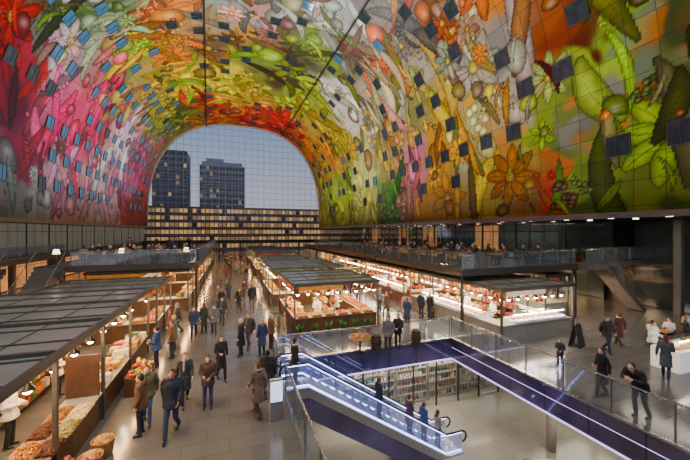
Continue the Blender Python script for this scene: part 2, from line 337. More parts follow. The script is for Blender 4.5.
Mconc=mat('grey_concrete','#5c5a57',.6,0,0,.1,2); Mdk=mat('dark_grey_metal','#303436',.3,.4); Mwall=mat('pale_plaster','#a89e8c',.7); Mdark=mat('charcoal_panel','#3a3835',.3); Mtaupe=mat('taupe_wall','#7c7060',.5)
struct('wall_lower_left',MB().box(1.5,1.8,-4,18,LZ,-1.0),[Mtaupe]); struct('wall_lower_back',MB().box(1.8,26,21.8,22,LZ,-1.0),[Mtaupe]); struct('wall_lower_right',MB().box(25.8,26,-4,21.8,LZ,-1.0),[Mtaupe])
XL,XR=-21.0,31.0
Mglz=mat('gallery_glass','#485254',.05,.4,0,.3,.5); Mglw=mat('frosted_glass_wall','#9ca8a8',.2,0,.08,.15,.4); Mwarm=mat('warm_shop_glow','#c08048',.5,0,.9,.8,.9)
struct('wall_left_lower',MB().box(XL-.3,XL,-4,82,0,7.0),[Mdark]); struct('wall_right_lower',MB().box(XR,XR+.3,-4,82,0,7.0),[Mdark])
struct('ceiling_left_soffit',MB().box(XL,CX-AA,1,82,6.75,7.0),[Mconc]); struct('ceiling_right_soffit',MB().box(CX+AA,XR,1,82,6.75,7.0),[Mdk])
trim((CX+AA-.05,CX+AA+.2,1,82,6.66,7.02),Mst); trim((CX-AA-.2,CX-AA+.05,1,82,6.66,7.02),Mwall)
struct('floor_gallery_right',MB().box(22.4,24.3,14.6,82,3.25,3.6).box(24.3,XR,15.8,82,3.25,3.6),[Mconc]); struct('floor_gallery_left',MB().box(XL,-15.6,12,82,3.25,3.6),[Mconc])
def bay(x,y,w,z0,z1,glass,label):
    r=root('glazed_bay',label,'glazed bay',(x,y,0),group='glazed shopfront bays')
    part(r,'pane',MB().box(-.02,.02,.06,w-.06,z0+.1,z1-.1),[glass])
    f=MB().box(-.05,.05,0,.05,z0,z1).box(-.05,.05,w-.05,w,z0,z1).box(-.05,.05,.05,w-.05,z0,z0+.08).box(-.05,.05,.05,w-.05,z1-.08,z1).box(-.03,.03,.05,w-.05,z0+2.2,z0+2.26)
    for k in (1,2): f.box(-.03,.03,w*k/3-.02,w*k/3+.02,z0+.08,z1-.08)
    part(r,'frame',f,[Mdk]); return r
bays={}
def putbay(x,y,w,z0,z1,g,lab):
    k=(w,z0,z1,g.name)
    if k not in bays: bays[k]=Kind(bay(x,y,w,z0,z1,g,lab))
    bays[k].put((x,y,0))
Gbay=glassmat('bay_clear_glass','#c8d8dc',.5,.05)
for i in range(17):
    putbay(-17.5,14+i*3.9,3.8,3.6,6.65,Mglw,'tall pale frosted glass bay with slim dark frames')
    putbay(22.6,16.6+i*3.8,3.75,3.6,6.65,Gbay,'clear glazed bay directly beneath the painted vault edge')
    putbay(28.5,16.6+i*3.8,3.75,3.6,6.65,Mwarm if i in(3,6,8,11) else Mglz,'inner wall bay of a gallery restaurant')
    putbay(XL+.6,10+i*4.2,4.1,0,3.2,Mwarm if i%3 else Mglz,'shopfront with warm light behind framed glass')
    if i>1: putbay(XR-.6,10+i*4.2,4.1,0,3.2,Mwarm if i%3==1 else Mglz,'shopfront with framed glass at floor level')
for i in range(3): putbay(XR-.5,4.4+i*4.0,3.9,0,6.6,Mglz,'tall dark reflective glazing at the hall side')
kc=MB(); kc.cbox(-.22,.22,-.22,.22,0,6.75,.04,0)
KC=Kind(top('column',kc,[Mconc],'square grey concrete column carrying the edge of the vault','column',group='concrete columns'))
for y in (33.3,42.0,51,60): KC.put((25.6,y,0))
KC.put((29.2,13.0,0))
for y in (20,29,38,47,56,65): KC.put((-18.8,y,0))
# ------------------------------------------------------------------ far glass facade
Mcab=mat('steel_cable','#8890a0',.3,.3); Gfac=glassmat('clear_facade_glass','#c8d4e0',.05,.02,False)
def arch_z(x): 
    q=1-abs((x-CX)/AA)**NN
    return Z0+BB*max(q,0)**(1/NN)
m=MB()
x=CX-AA+1.5
while x<CX+AA-.5: m.box(x-.035,x+.035,81.9,81.95,0,arch_z(x)); x+=1.5
z=2.0
while z<Z0+BB-.3:
    hw=AA if z<Z0 else AA*(1-((z-Z0)/BB)**NN)**(1/NN); m.box(CX-hw,CX+hw,81.9,81.95,z-.035,z+.035); z+=1.5
struct('trim_facade_cable_net',m,[Mcab])
pts=[(CX-AA,0)]+[(float(a),float(b)) for a,b in zip(px_[::160],pz_[::160])]+[(CX+AA,0)]
m=MB(); m.add([(a,82.0,b) for a,b in pts],[tuple(range(len(pts)))]); struct('window_900',m,[Gfac])
m=MB()
P2=pts[1:-1]
for a,b in zip(P2[:-1],P2[1:]): m.beam((a[0],82.1,a[1]),(b[0],82.1,b[1]),.5,.5)
struct('trim_facade_arch_rim',m,[Mwall])
m=MB(); m.box(CX-AA,CX+AA,80.6,81.8,3.3,3.9)
for k in range(9): m.box(CX-AA+1+k*4.7,CX-AA+1.3+k*4.7,80.8,81.1,0,3.3)
top('entrance_portal',m,[Mdk],'low dark entrance portal with glass doors beneath the tall glass front','entrance')
# ------------------------------------------------------------------ outside
struct('ground_outside',MB().box(-200,200,82.5,330,-.4,-.05),[mat('asphalt','#4a4a4c',.8)])
Mb1=mat('apartment_brick','#6c6460',.8); Mlit=mat('lit_window','#e0ac68',.5,0,.6,.4,.3); Mdim=mat('dim_window','#b08c5c',.4,0,.4,.3,.3); Mnit=mat('night_window','#343c46',.2)
def building(x0,x1,y,z1,fl,nw,lab,wall,lits,ww=.42,wh=.6,slab=.1):
    r=root('apartment_building',lab,'building',((x0+x1)/2,y,-.05)); w=x1-x0; b=MB(); b.box(-w/2,w/2,0,14,0,z1)
    for k in range(fl+1): zz=z1*k/fl; b.box(-w/2-.2,w/2+.2,-.5,0,max(0,zz-slab),zz+slab)
    part(r,'facade',b,[wall]); tot=0; restm=MB(); cw=w/nw; ch=z1/fl
    ms={}
    for i in range(nw):
        for k in range(fl):
            mi=R.choices([0,1,2],lits)[0]; xx=-w/2+(i+.5)*cw; zz=k*ch+.22*ch
            if tot<100:
                if mi not in ms: ms[mi]=MB().box(-cw*ww,cw*ww,-.1,.0,0,ch*wh).mesh('window',[[Mlit,Mdim,Mnit][mi]])
                part(r,'window',ms[mi],[],(xx,0,zz)); tot+=1
            else: restm.box(xx-cw*ww,xx+cw*ww,-.1,0,zz,zz+ch*wh,mi)
    if restm.v: part(r,'window',restm,[Mlit,Mdim,Mnit],kind='stuff')
    return r
building(-40,46,118,14.2,6,64,'long low apartment building with fine rows of lit windows',Mb1,[5,5,1],.4,.55,.16)
building(-34,-19.3,170,44.5,16,9,'dark residential tower with grid of windows',mat('tower_dark','#7c828a',.7),[.2,.7,9],.36,.6,.05)
building(-14,7.2,172,39,14,14,'broad grey tower block with pale roof edge',mat('tower_grey','#8c929a',.7),[.15,.7,9],.36,.6,.05)
m=MB(); m.box(-13,6,173,184,39,41); m.box(-11,-3,173,184,41,42.6); top('tower_roof',m,[mat('roof_grey','#9096a0',.7)],'pale set-back plant room on the tower roof','roof structure')
# ------------------------------------------------------------------ railings
Grail=glassmat('railing_glass','#cfe0e6',.3,.06)
def railing(p,q,z=0,h=1.1,lab='glass balustrade with steel handrail'):
    p=Vector((p[0],p[1],0));q=Vector((q[0],q[1],0)); L=(q-p).length; a=math.atan2(q.y-p.y,q.x-p.x)
    r=root('glass_railing',lab,'railing',(p.x,p.y,z),a,group='glass railings'); n=max(1,round(L/1.5)); w=L/n
    pm=MB().box(.03,w-.03,-.008,.008,.08,h-.06).mesh('glass_panel',[Grail]); po=MB().box(-.018,.018,-.03,.03,0,h).mesh('post',[Mst])
    for k in range(n):
        part(r,'glass_panel',pm,[],(k*w,0,0)); part(r,'post',po,[],(k*w,0,0))
    part(r,'post',po,[],(L,0,0)); part(r,'handrail',MB().cyl((0,0,h),(L,0,h),.032,.032,8),[Mst]); return r
e=.06; EY=12.2
railing((VX0+e,VY0),(VX0+e,EY-.85),.03,1.1,'glass balustrade beside the escalator opening'); railing((VX0+e,EY+.85),(VX0+e,VY1-e),.03); railing((VX0+.2,VY1-e),(VX1-.2,VY1-e),.03); railing((VX1-e,VY1-e),(VX1-e,VY0),.03,1.1,'long glass balustrade above the purple void edge')
# ------------------------------------------------------------------ escalator
Mrub=mat('black_rubber','#141416',.5); Mstep=mat('escalator_step_metal','#7c88a8',.3,.4,.0,.1,30); Gesc=glassmat('escalator_glass','#b8c8ff',.3,.16); Mledw=mat('escalator_led','#b4c4ff',.4,0,10,0)
def arc(cx,cy,y,r,a0,a1,n=7): return [(cx+r*math.cos(math.radians(a0+(a1-a0)*i/n)),y,cy+r*math.sin(math.radians(a0+(a1-a0)*i/n))) for i in range(n+1)]
def escalator(yc,lab):
    w=.56; XA,XB=VX0+.12,VX0+.95; XC=XB+4/math.tan(math.radians(33)); XD=XC+.8; zd=LZ
    r=root('escalator',lab,'escalator',(XA,yc,0)); A,B,C,D=0,XB-XA,XC-XA,XD-XA
    def path(dz,ex=0): return [(A-ex,dz),(B,dz),(C,dz+zd),(D+ex,dz+zd)]
    for sd in (-1,1):
        y=sd*w; lo=path(.05);hi=path(.88)
        v=[(a,y+o,b) for o in(-.008,.008) for a,b in lo+hi[::-1]]
        part(r,'glass_balustrade',MB().add(v,[(0,1,6,7),(1,2,5,6),(2,3,4,5),(15,14,9,8),(14,13,10,9),(13,12,11,10)]),[Gesc])
        hp=path(.95,.0); P=arc(A,.71,y,.24,260,90)+[(a,y,b) for a,b in hp[1:3]]+arc(D,zd+.71,y,.24,90,-80)
        part(r,'handrail',MB().tube(P,.04,8),[Mrub])
        sk=path(.0); v=[]
        for o in (.02*sd,.12*sd):
            for dz in (.08,-.3): v+=[(a,y+o,b+dz) for a,b in sk]
        part(r,'side_skirt',MB().add(v,[(0,1,5,4),(1,2,6,5),(2,3,7,6),(8,9,13,12),(9,10,14,13),(10,11,15,14),(0,8,9,1),(1,9,10,2),(2,10,11,3)]),[Mst])
        part(r,'light_strip',MB().tube([(a,y-.03*sd,b+.11) for a,b in sk],.026,6),[Mledw])
        part(r,'light_strip',MB().tube([(a,y+.0*sd,b+.89) for a,b in sk],.012,6),[Mledw])
    v=[(a,s*(w+.11),b) for s in(-1,1) for a,b in [(A,-.3),(B,-.3),(C-.5,zd+.01),(C-1.7,zd+.01),(B,-1.1),(A,-1.0)]]
    part(r,'truss_cladding',MB().add(v,[(0,1,2,3,4,5),(11,10,9,8,7,6),(0,6,7,1),(1,7,8,2),(3,9,10,4),(4,10,11,5)]),[Mpurp])
    part(r,'landing_plate',MB().box(A,B,-w,w,-.3,.0),[Mst]); part(r,'landing_plate',MB().box(C,D,-w,w,zd+.005,zd+.03),[Mst])
    sm=MB().box(0,.38,-w+.03,w-.03,-.24,0).box(0.35,.38,-w+.03,w-.03,-.02,.004).mesh('step',[Mstep]); n=17
    for k in range(n): part(r,'step',sm,[],(B+(C-B)*k/n,0,zd*(k+.5)/n+.05))
    return XB,XC
EB,EC=escalator(EY,'slim escalator with glowing blue-white glass sides descending to the basement')
# ------------------------------------------------------------------ lower shop
def bottle(col,nm):
    m=MB(); m.lathe([(.035,0),(.037,.02),(.037,.18),(.03,.21),(.013,.25),(.013,.31),(.016,.315),(.016,.33)],n=8); return Kind(top('bottle',m,[col],'wine bottle standing on a lit shop shelf','bottle',group='bottles on the basement shop shelves'))
KB=[bottle(mat('bottle_green','#1f4a1c',.15),'a'),bottle(mat('bottle_amber','#b0601c',.15),'b'),bottle(mat('bottle_white','#f0e8d0',.2),'c'),bottle(mat('bottle_red','#801418',.2),'d')]
Mwood=mat('oak_wood','#a8763c',.55,0,0,.2,5); Mdwood=mat('dark_wood','#4c3222',.5,0,0,.2,5); Mlw=mat('warm_light_panel','#ffe8c0',.5,0,9,0)
Ggl=glassmat('shop_glass','#dfeaea',.15,.03); Mshelf=mat('grey_shelf','#8c8678',.5); Mshb=mat('shelf_back','#c8bca4',.5)
r=root('basement_shopfront','glass shopfront with slim steel frames on the basement level','shopfront',(5.0,15.3,LZ))
for k in range(9):
    part(r,'glass_panel',MB().box(k*1.5+.05,k*1.5+1.45,-.01,.01,.1,2.7),[Ggl]); part(r,'frame_post',MB().box(k*1.5-.03,k*1.5+.03,-.05,.05,0,2.95),[Mdk])
for k in range(7):
    x=4.6+k*2.1; r=root('bottle_shelving','grey shelving unit with rows of coloured bottles','shelving unit',(x,15.9,LZ),group='basement shop shelving')
    part(r,'back_panel',MB().box(0,2.0,.38,.42,0,2.8),[Mshb]); part(r,'side_panel',MB().box(0,.04,0,.38,0,2.8),[Mshelf]); part(r,'side_panel',MB().box(1.96,2.0,0,.38,0,2.8),[Mshelf])
    sm=MB().box(.04,1.96,0,.38,-.03,0).mesh('shelf',[Mshelf])
    for j in range(6): part(r,'shelf',sm,[],(0,0,.12+j*.46))
    if k>4: continue
    for j in range(6):
        kb=R.choice(KB)
        for i in range(10):
            if R.random()<.4: kb=R.choice(KB)
            if R.random()<.15: continue
            sz=R.uniform(1.1,1.6); kb.put((x+.15+i*.185,16.05+R.uniform(-.03,.05),LZ+.12+j*.46),0,(sz,sz,R.uniform(.7,1.2)))
for k in range(5): top('ceiling_light_panel',MB().box(-.9,.9,-.12,.12,0,.05),[Mlw],'flat lit ceiling panel in the basement shop','ceiling light',(5.5+k*2.2,15.6,-1.06),group='basement ceiling lights')
m=MB(); m.lathe([(.2,0),(.2,3.0)],n=20); KCc=Kind(top('round_column',m,[Mwall],'round pale column on the basement floor','column',(0,0,0),group='basement columns'))
for p in ((13.6,10.4),(19,12)): KCc.put((p[0],p[1],LZ))
railing((10.6,9.2),(12.9,8.2),LZ,1.1,'low glass balustrade on the basement floor'); railing((10.6,9.2),(9.8,6.6),LZ,1.1,'low glass balustrade on the basement floor')
# ------------------------------------------------------------------ goods
def fruit(nm,col,prof,lab,cat,rough=.4,stem=True):
    m=MB(); m.lathe(prof,n=10); r=root(nm,lab,cat,group=nm.replace('_',' ')+'s on market stalls')
    part(r,'flesh' if not stem else 'skin',m,[mat(nm+'_skin',col,rough,0,0,.2,20)])
    if stem: part(r,'stem',MB().cyl((0,0,prof[-1][1]-.005),(0.004,0,prof[-1][1]+.02),.004,.003,5),[mat('stem_green','#4c5c20',.7)])
    return Kind(r)
rd=lambda r,dim=.8:[(r*.35,0),(r*.8,r*.25),(r,r*.85),(r*.93,r*1.3),(r*.6,r*1.75),(r*.2,r*1.72*dim+.02)]
KO=fruit('orange','#e8801c',rd(.05,.9),'ripe orange stacked in a market crate','orange'); KA=fruit('apple','#b82a1c',rd(.048,.85),'shiny red apple in a market crate','apple'); KG=fruit('green_apple','#88a82c',rd(.048,.85),'green apple in a market crate','apple')
KL=fruit('lemon','#ecc828',[(.008,0),(.03,.02),(.045,.05),(.042,.08),(.025,.105),(.008,.12)],'yellow lemon in a market crate','lemon',stem=False); KT=fruit('tomato','#d03018',rd(.045,.82),'red tomato in a market crate','tomato')
m=MB(); m.sph((0,0,.07),(.22,.1,.075),0,14,8)
for k in range(3): m.beam((-.1+k*.09,-.06,.13),(-.06+k*.09,.06,.13),.012,.012)
KBr=Kind(top('bread_loaf',m,[mat('crust','#c08440',.7,0,0,.3,9)],'golden brown loaf of bread on a counter','bread',group='loaves on counters'))
m=MB(); m.lathe([(.15,0),(.17,.015),(.17,.09),(.15,.105)],n=18); KCh=Kind(top('cheese_wheel',m,[mat('cheese_rind','#e0b040',.5)],'yellow wheel of cheese on a counter','cheese',group='cheese wheels'))
m=MB(); m.cbox(-.14,.14,-.09,.09,0,.06,.02,0); m.box(-.14,.14,.06,.1,.01,.065,1); KMe=Kind(top('meat_cut',m,[mat('red_meat','#a83434',.4,0,0,.3,18),mat('fat','#e8d0c0',.5)],'slab of red meat in a chilled display','meat',group='meat cuts in display cases'))
m=MB(); m.sph((0,0,.035),(.17,.05,.035),0,12,6); m.add([(-.15,0,.035),(-.24,0,.09),(-.21,0,.035),(-.24,0,-.01)],[(0,1,2),(0,2,3)]); KFi=Kind(top('fish',m,[mat('silver_fish','#9aa8b4',.25,.4)],'silver fish lying on ice','fish',group='fish on ice'))
m=MB(); m.cyl((0,0,-.0),(0,0,-.14),.012,.012,8); m.cyl((0,0,-.14),(0,0,-.55),.03,.035,10); KSa=Kind(top('hanging_sausage',m,[mat('salami','#8c3c28',.6)],'dried sausage hanging from a rail','sausage',group='hanging sausages'))
m=MB(); m.lathe([(.02,.0),(.16,.05),(.14,.16),(.06,.3),(.03,.34)],n=12); KCb=Kind(top('hanging_ham',m,[mat('cured_ham','#94482c',.5,0,0,.3,8)],'cured ham hanging by its shank','ham',group='hanging hams'))
jm=MB(); jm.lathe([(.05,0),(.055,.01),(.055,.12),(.05,.13),(.05,.15),(.04,.16)],n=10)
KJ=[Kind(top('glass_jar',jm,[mat('jar_%d'%i,c,.2)],l,'jar',group='jars on stall counters')) for i,(c,l) in enumerate([('#c87820','glass jar of amber preserve on a counter'),('#8c2018','glass jar of red sauce on a counter'),('#d8d0a0','glass jar of pale spread on a counter')])]
xm=MB(); xm.cbox(-.12,.12,-.09,.09,0,.2,.015)
KX=[Kind(top('goods_box',xm,[mat('box_%d'%i,c,.5)],l,'box',group='packaged goods on counters')) for i,(c,l) in enumerate([('#b83c28','red packet of goods standing on a counter'),('#e8dcc0','cream packet of goods standing on a counter'),('#d89830','golden packet of goods standing on a counter'),('#3c6c3c','green packet of goods standing on a counter')])]
def potted():
    r=root('potted_plant','leafy green plant in a terracotta pot','plant',group='potted plants'); part(r,'pot',MB().lathe([(.1,0),(.15,.22),(.17,.22),(.17,.27),(.14,.27),(.13,.24)],n=14),[mat('terracotta','#9c5030',.7)])
    m=MB(); q=random.Random(4)
    for k in range(34):
        a=q.uniform(0,6.28);l=q.uniform(.15,.27);h=q.uniform(.15,.5); c=Vector((math.cos(a)*l,math.sin(a)*l,.25+h)); s=Vector((-math.sin(a),math.cos(a),0))*.05
        m.add([(0,0,.25),c*.6+s+Vector((0,0,.12)),c,c*.6-s+Vector((0,0,.12))],[(0,1,2,3)])
    part(r,'foliage',m,[mat('leaf_green','#3c6c24',.5,0,0,.3,5)]); return Kind(r)
KP=potted()
def crate(w,l):
    r=root('fruit_crate','wooden crate tilted on a market counter','crate',group='fruit crates'); m=MB(); m.box(-w/2,w/2,-l/2,l/2,0,.015); part(r,'base',m,[Mwood])
    for nm,b in (('side_board',(-w/2,w/2,-l/2,-l/2+.015,.015,.12)),('side_board',(-w/2,w/2,l/2-.015,l/2,.015,.12)),('end_board',(-w/2,-w/2+.015,-l/2+.015,l/2-.015,.015,.12)),('end_board',(w/2-.015,w/2,-l/2+.015,l/2-.015,.015,.12))):
        part(r,nm,MB().box(*b),[Mwood])
    return Kind(r)
KCr=crate(.6,.8)
FCNT=[0]
def fill_crate(x,y,z,kind,rows=4,cols=6,step=.095):
    KCr.put((x,y,z)); k2=R.choice([KO,KL,KG,KA,KT])
    for a in range(rows):
        for b in range(cols):
            if FCNT[0]>750: return
            (kind if b<cols*.55 else k2).put((x-(rows-1)*step/2*1.25+a*step*1.25+R.uniform(-.015,.015),y-(cols-1)*step/2*1.2+b*step*1.2+R.uniform(-.01,.01),z+.015+R.uniform(0,.07)),R.uniform(0,6),R.uniform(.9,1.15)); FCNT[0]+=1
def heap(x,y,z,w,l,colr,nm,lab):
    m=MB(); q=random.Random(int(x*100+y*10)); n=300
    for k in range(n):
        a=q.uniform(-w/2,w/2)*.92;b=q.uniform(-l/2,l/2)*.92; h=.14*(1-(2*a/w)**2)*(1-(2*b/l)**2)
        m.sph((a,b,h+.03),(q.uniform(.02,.034),q.uniform(.016,.026),.02),q.randint(0,2),6,4)
    m.box(-w/2,w/2,-l/2,l/2,0,.02,0)
    c=hexc(colr); top(nm,m,[mat('h'+colr,colr,.6,0,0,.3,14),mat('h2'+colr,[x*.55 for x in c],.6),mat('h3'+colr,[min(1,x*1.5) for x in c],.6)],lab,'nuts',(x,y,z),kind='stuff')
# ------------------------------------------------------------------ stalls
Mroof=mat('stall_roof_panel','#82847c',.22,.0,0,.15,.8); Mbeam=mat('bronze_beam','#5c5a52',.35,.4); Mcnt=mat('counter_front_wood','#5c4028',.45,0,0,.25,3); Mtop=mat('counter_steel_top','#b0aca4',.3,.4); Mstrip=mat('warm_strip','#ffc080',.5,0,80,0); Mstrip2=mat('white_strip','#fff0dc',.5,0,80,0)
Mcw=mat('counter_front_grey','#8c8880',.35,0,0,.1,3)
Mhaz=[mat('sign_cream','#e0d0b0',.5,0,.6),mat('sign_red','#8c3024',.5,0,.3),mat('sign_green','#3c5c34',.5,0,.3),mat('sign_black','#24211e',.5),mat('sign_orange','#c07824',.5,0,.4)]
PK=[mat('pack_%d'%i,c,.5) for i,c in enumerate(['#a83c2c','#e0b040','#e8e0d0','#4c7c3c','#8c4c28','#d87c2c'])]
def lampfix(x,y,z,e,c,sx=2.4,sy=3.0):
    l=bpy.data.lights.new('stall_light','AREA'); l.shape='RECTANGLE'; l.size=sx;l.size_y=sy;l.energy=e;l.color=c; o=bpy.data.objects.new('stall_light',l); COL.objects.link(o); o.location=(x,y,z)
def stall(x0,x1,y0,y1,label,h=3.0,light=Mstrip,sign=0,cz=.95,core=True,fine=False,le=110,cfm=None):
    w=x1-x0;l=y1-y0; r=root('market_stall',label,'market stall',(x0,y0,0))
    pm=MB().box(-.045,.045,-.045,.045,0,h-.02).mesh('post',[Mbeam])
    ny=max(2,round(l/3)+1)
    for i in range(ny):
        for xx in (.1,w-.1): part(r,'post',pm,[],(xx,.1+(l-.2)*i/(ny-1),0))
    b=MB(); t=h+.17; b.box(0,w,0,.1,h-.02,t); b.box(0,w,l-.1,l,h-.02,t); b.box(0,.1,.1,l-.1,h-.02,t); b.box(w-.1,w,.1,l-.1,h-.02,t)
    n=max(2,int(l/1.25))
    for i in range(1,n): b.box(.1,w-.1,l*i/n-.02,l*i/n+.02,h+.11,h+.15)
    if fine:
        for i in range(1,4): b.box(.1,w-.1,l*(i)/4-.06,l*i/4+.06,h+.11,h+.2)
    for i in range(1,4): b.box(w*i/4-.012,w*i/4+.012,.1,l-.1,h+.11,h+.135)
    part(r,'roof_frame',b,[Mbeam]); part(r,'roof_panel',MB().box(.1,w-.1,.1,l-.1,h+.05,h+.11),[Mroof])
    cf=MB(); cd=.75
    cf.box(.15,.15+cd,.2,l-.2,0,cz-.04); cf.box(w-.15-cd,w-.15,.2,l-.2,0,cz-.04); cf.box(.15+cd,w-.15-cd,.2,.2+cd,0,cz-.04)
    k=0
    while .5+k*.9<l: cf.box(.135,.15,.45+k*.9,.5+k*.9,.05,cz-.1); k+=1
    part(r,'counter',cf,[cfm or Mcnt])
    ct=MB(); ct.box(.1,.2+cd,.15,l-.15,cz-.04,cz); ct.box(w-.2-cd,w-.1,.15,l-.15,cz-.04,cz); ct.box(.2+cd,w-.2-cd,.15,.25+cd,cz-.04,cz); part(r,'counter_top',ct,[Mtop])
    if core:
        c=MB(); cx0,cx1=w*.5-.35,w*.5+.35; c.box(cx0+.3,cx1-.3,1.8,l-.8,0,2.4)
        for k in range(5): c.box(cx0,cx1,1.8,l-.8,.3+k*.5,.34+k*.5)
        part(r,'shelf_unit',c,[Mdwood])
        q=random.Random(int(x0*7+y0)); g=MB(); yy=1.9
        while yy<l-1:
            for k in range(4):
                for s in (0,1):
                    hh=q.uniform(.15,.4); bw=q.uniform(.1,.22); g.cbox(cx0+.02+s*.46,cx0+.22+s*.46,yy,yy+bw,.34+k*.5,.34+k*.5+hh,.015,q.randint(0,5))
            yy+=q.uniform(.22,.34)
        for k in range(4):
            xx=cx0
            while xx<cx1-.1: bw=q.uniform(.1,.2); g.cbox(xx,xx+bw,1.62,1.78,.34+k*.5,.34+k*.5+q.uniform(.15,.38),.015,q.randint(0,5)); xx+=bw+.02
        part(r,'packaged_goods',g,PK,kind='stuff')
    part(r,'sign_board',MB().box(.3,w*.55,-.05,-.02,h-.24,h-.03),[Mhaz[sign]])
    for xx in (.5,w-.5): part(r,'light_strip',MB().box(xx-.05,xx+.05,.4,l-.4,h-.05,h+.01),[light],label='warm glowing strip light')
    if le: lampfix(x0+w/2,y0+l/2,h-.12,le,(1,.75,.45) if light is Mstrip else (1,.88,.72),w*.6,l*.7)
    return r
def pendant():
    r=root('pendant_lamp','small round pendant lamp glowing warmly under a stall roof','lamp',group='pendant lamps'); part(r,'cord',MB().cyl((0,0,0),(0,0,.35),.008,.008,5),[Mblk]); part(r,'lamp_shade',MB().lathe([(.03,.0),(.05,-.04),(.14,-.16),(.145,-.17),(.05,-.05)],n=14),[Mblk]); part(r,'bulb',MB().sph((0,0,-.17),.09,0,10,6),[mat('bulb_glow','#ffdcb0',.5,0,90,0)]); return Kind(r)
KPd=pendant()
def display_case(lab):
    r=root('display_case',lab,'display case',group='chilled display cases'); L=1.9
    part(r,'body',MB().cbox(-.42,.42,0,L,0,.12,.02),[Mwh]); part(r,'deck',MB().add([(-.38,.04,.14),(.38,.04,.2),(.38,L-.04,.2),(-.38,L-.04,.14)],[(0,1,2,3)]),[Mwh])
    part(r,'glass_front',MB().add([(-.4,0,.12),(-.3,0,.45),(-.3,L,.45),(-.4,L,.12)],[(0,1,2,3)]),[Ggl]); part(r,'glass_shelf',MB().box(-.3,.3,0,L,.45,.46),[Ggl])
    part(r,'light_tube',MB().box(-.28,-.24,.05,L-.05,.41,.44),[Mstrip2]); return Kind(r)
KDC=display_case('white chilled display case with slanted glass front')
def hang_goods(x,y0,y1,z,k,n):
    for i in range(n): k.put((x,y0+(y1-y0)*(i+.5)/n,z),R.uniform(0,3),R.uniform(.8,1.15))
def counter_goods(x,y0,y1,z,typ,side=-1):
    y=y0+.45
    while y<y1-.4:
        tt_=typ if typ in('meat','fruit') or R.random()<.6 else R.choice(['bread','cheese'])
        if tt_=='fruit': fill_crate(x,y,z,R.choice([KO,KA,KG,KL,KT]),3,4,step=.125); y+=.84
        elif tt_=='meat':
            if y+1.9>y1: break
            KDC.put((x,y,z),0) if side<0 else KDC.put((x,y+1.9,z),math.pi)
            kk=R.choice([KMe,KFi,KCh])
            for a in range(2):
                for b in range(7 if kk is not KCh else 5): kk.put((x-.18+a*.34,y+.2+b*(.26 if kk is not KCh else .37),z+.17+.03*(a if side<0 else 1-a)),R.uniform(-.3,.3),.85)
            for b in range(8): (R.choice(KJ) if b%2 else R.choice(KX)).put((x+R.uniform(-.1,.15),y+.15+b*.22,z+.46),0,.8)
            y+=2.0
        elif tt_=='bread':
            t=R.random()
            if t<.5:
                for a in range(2): KBr.put((x-.18+a*.34,y,z),math.pi/2+R.uniform(-.4,.4),R.uniform(.8,1.1))
                y+=.3
            elif t<.75:
                for a in range(4): R.choice(KJ).put((x-.25+a*.16,y+R.uniform(-.03,.03),z),0,R.uniform(.9,1.3))
                y+=.2
            else:
                for a in range(3): R.choice(KX).put((x-.25+a*.27,y,z),0,R.uniform(.8,1.4))
                y+=.3
        else:
            if R.random()<.7:
                for a in range(2):
                    for st in range(R.randint(1,3)): KCh.put((x-.18+a*.37,y,z+st*.107))
                y+=.42
            else:
                for a in range(4): R.choice(KJ).put((x-.25+a*.16,y-.1,z))
                y+=.25
stall(-9.2,-3.6,6.0,17.8,'long produce stall with grey panelled roof over nuts',h=2.95,sign=0,cz=.85,fine=True,le=420)
tx=[('#b87c3c','almonds'),('#8c5a2c','hazelnuts'),('#e0c088','cashews'),('#c88428','dried apricots'),('#5c3018','raisins'),('#a06828','dates'),('#80341f','dried cranberries'),('#989048','pistachios')]
for i in range(6):
    c=tx[i%8]; heap(-4.32,6.75+i*.8,.85,.42,.7,c[0],'nut_heap','open tray heaped with '+c[1]+' on the stall counter'); c=tx[(i*3+3)%8]; heap(-3.86,6.75+i*.8,.85,.42,.7,c[0],'nut_heap','open tray heaped with '+c[1]+' on the stall counter')
m=MB(); m.cbox(-.03,.03,-.45,.45,0,1.5,.01); top('partition_panel',MB().cbox(-.42,.42,-.03,.03,0,1.25,.01),[Mdwood],'dark solid partition between two counter sections','partition',(-4.15,11.7,.85))
y=12.0
while y<17.3:
    t=R.choice(['crate','bread','jars','box','cheese','box','jars'])
    if t=='crate': fill_crate(-4.15,y+.3,.85,R.choice([KO,KL,KA,KG]),4,6); y+=.95
    elif t=='bread':
        for a in range(2): KBr.put((-4.33+a*.34,y,.85),1.5,1.0)
        y+=.3
    elif t=='jars':
        for a in range(4): R.choice(KJ).put((-4.4+a*.16,y,.85),0,1.3)
        y+=.2
    elif t=='box':
        for a in range(3): R.choice(KX).put((-4.4+a*.27,y,.85),0,R.uniform(1,1.6))
        y+=.28
    else:
        for a in range(2):
            for st in range(2): KCh.put((-4.33+a*.37,y,.85+st*.107))
        y+=.42
for i in range(10): KPd.put((-4.1,6.6+i*1.1,2.57))
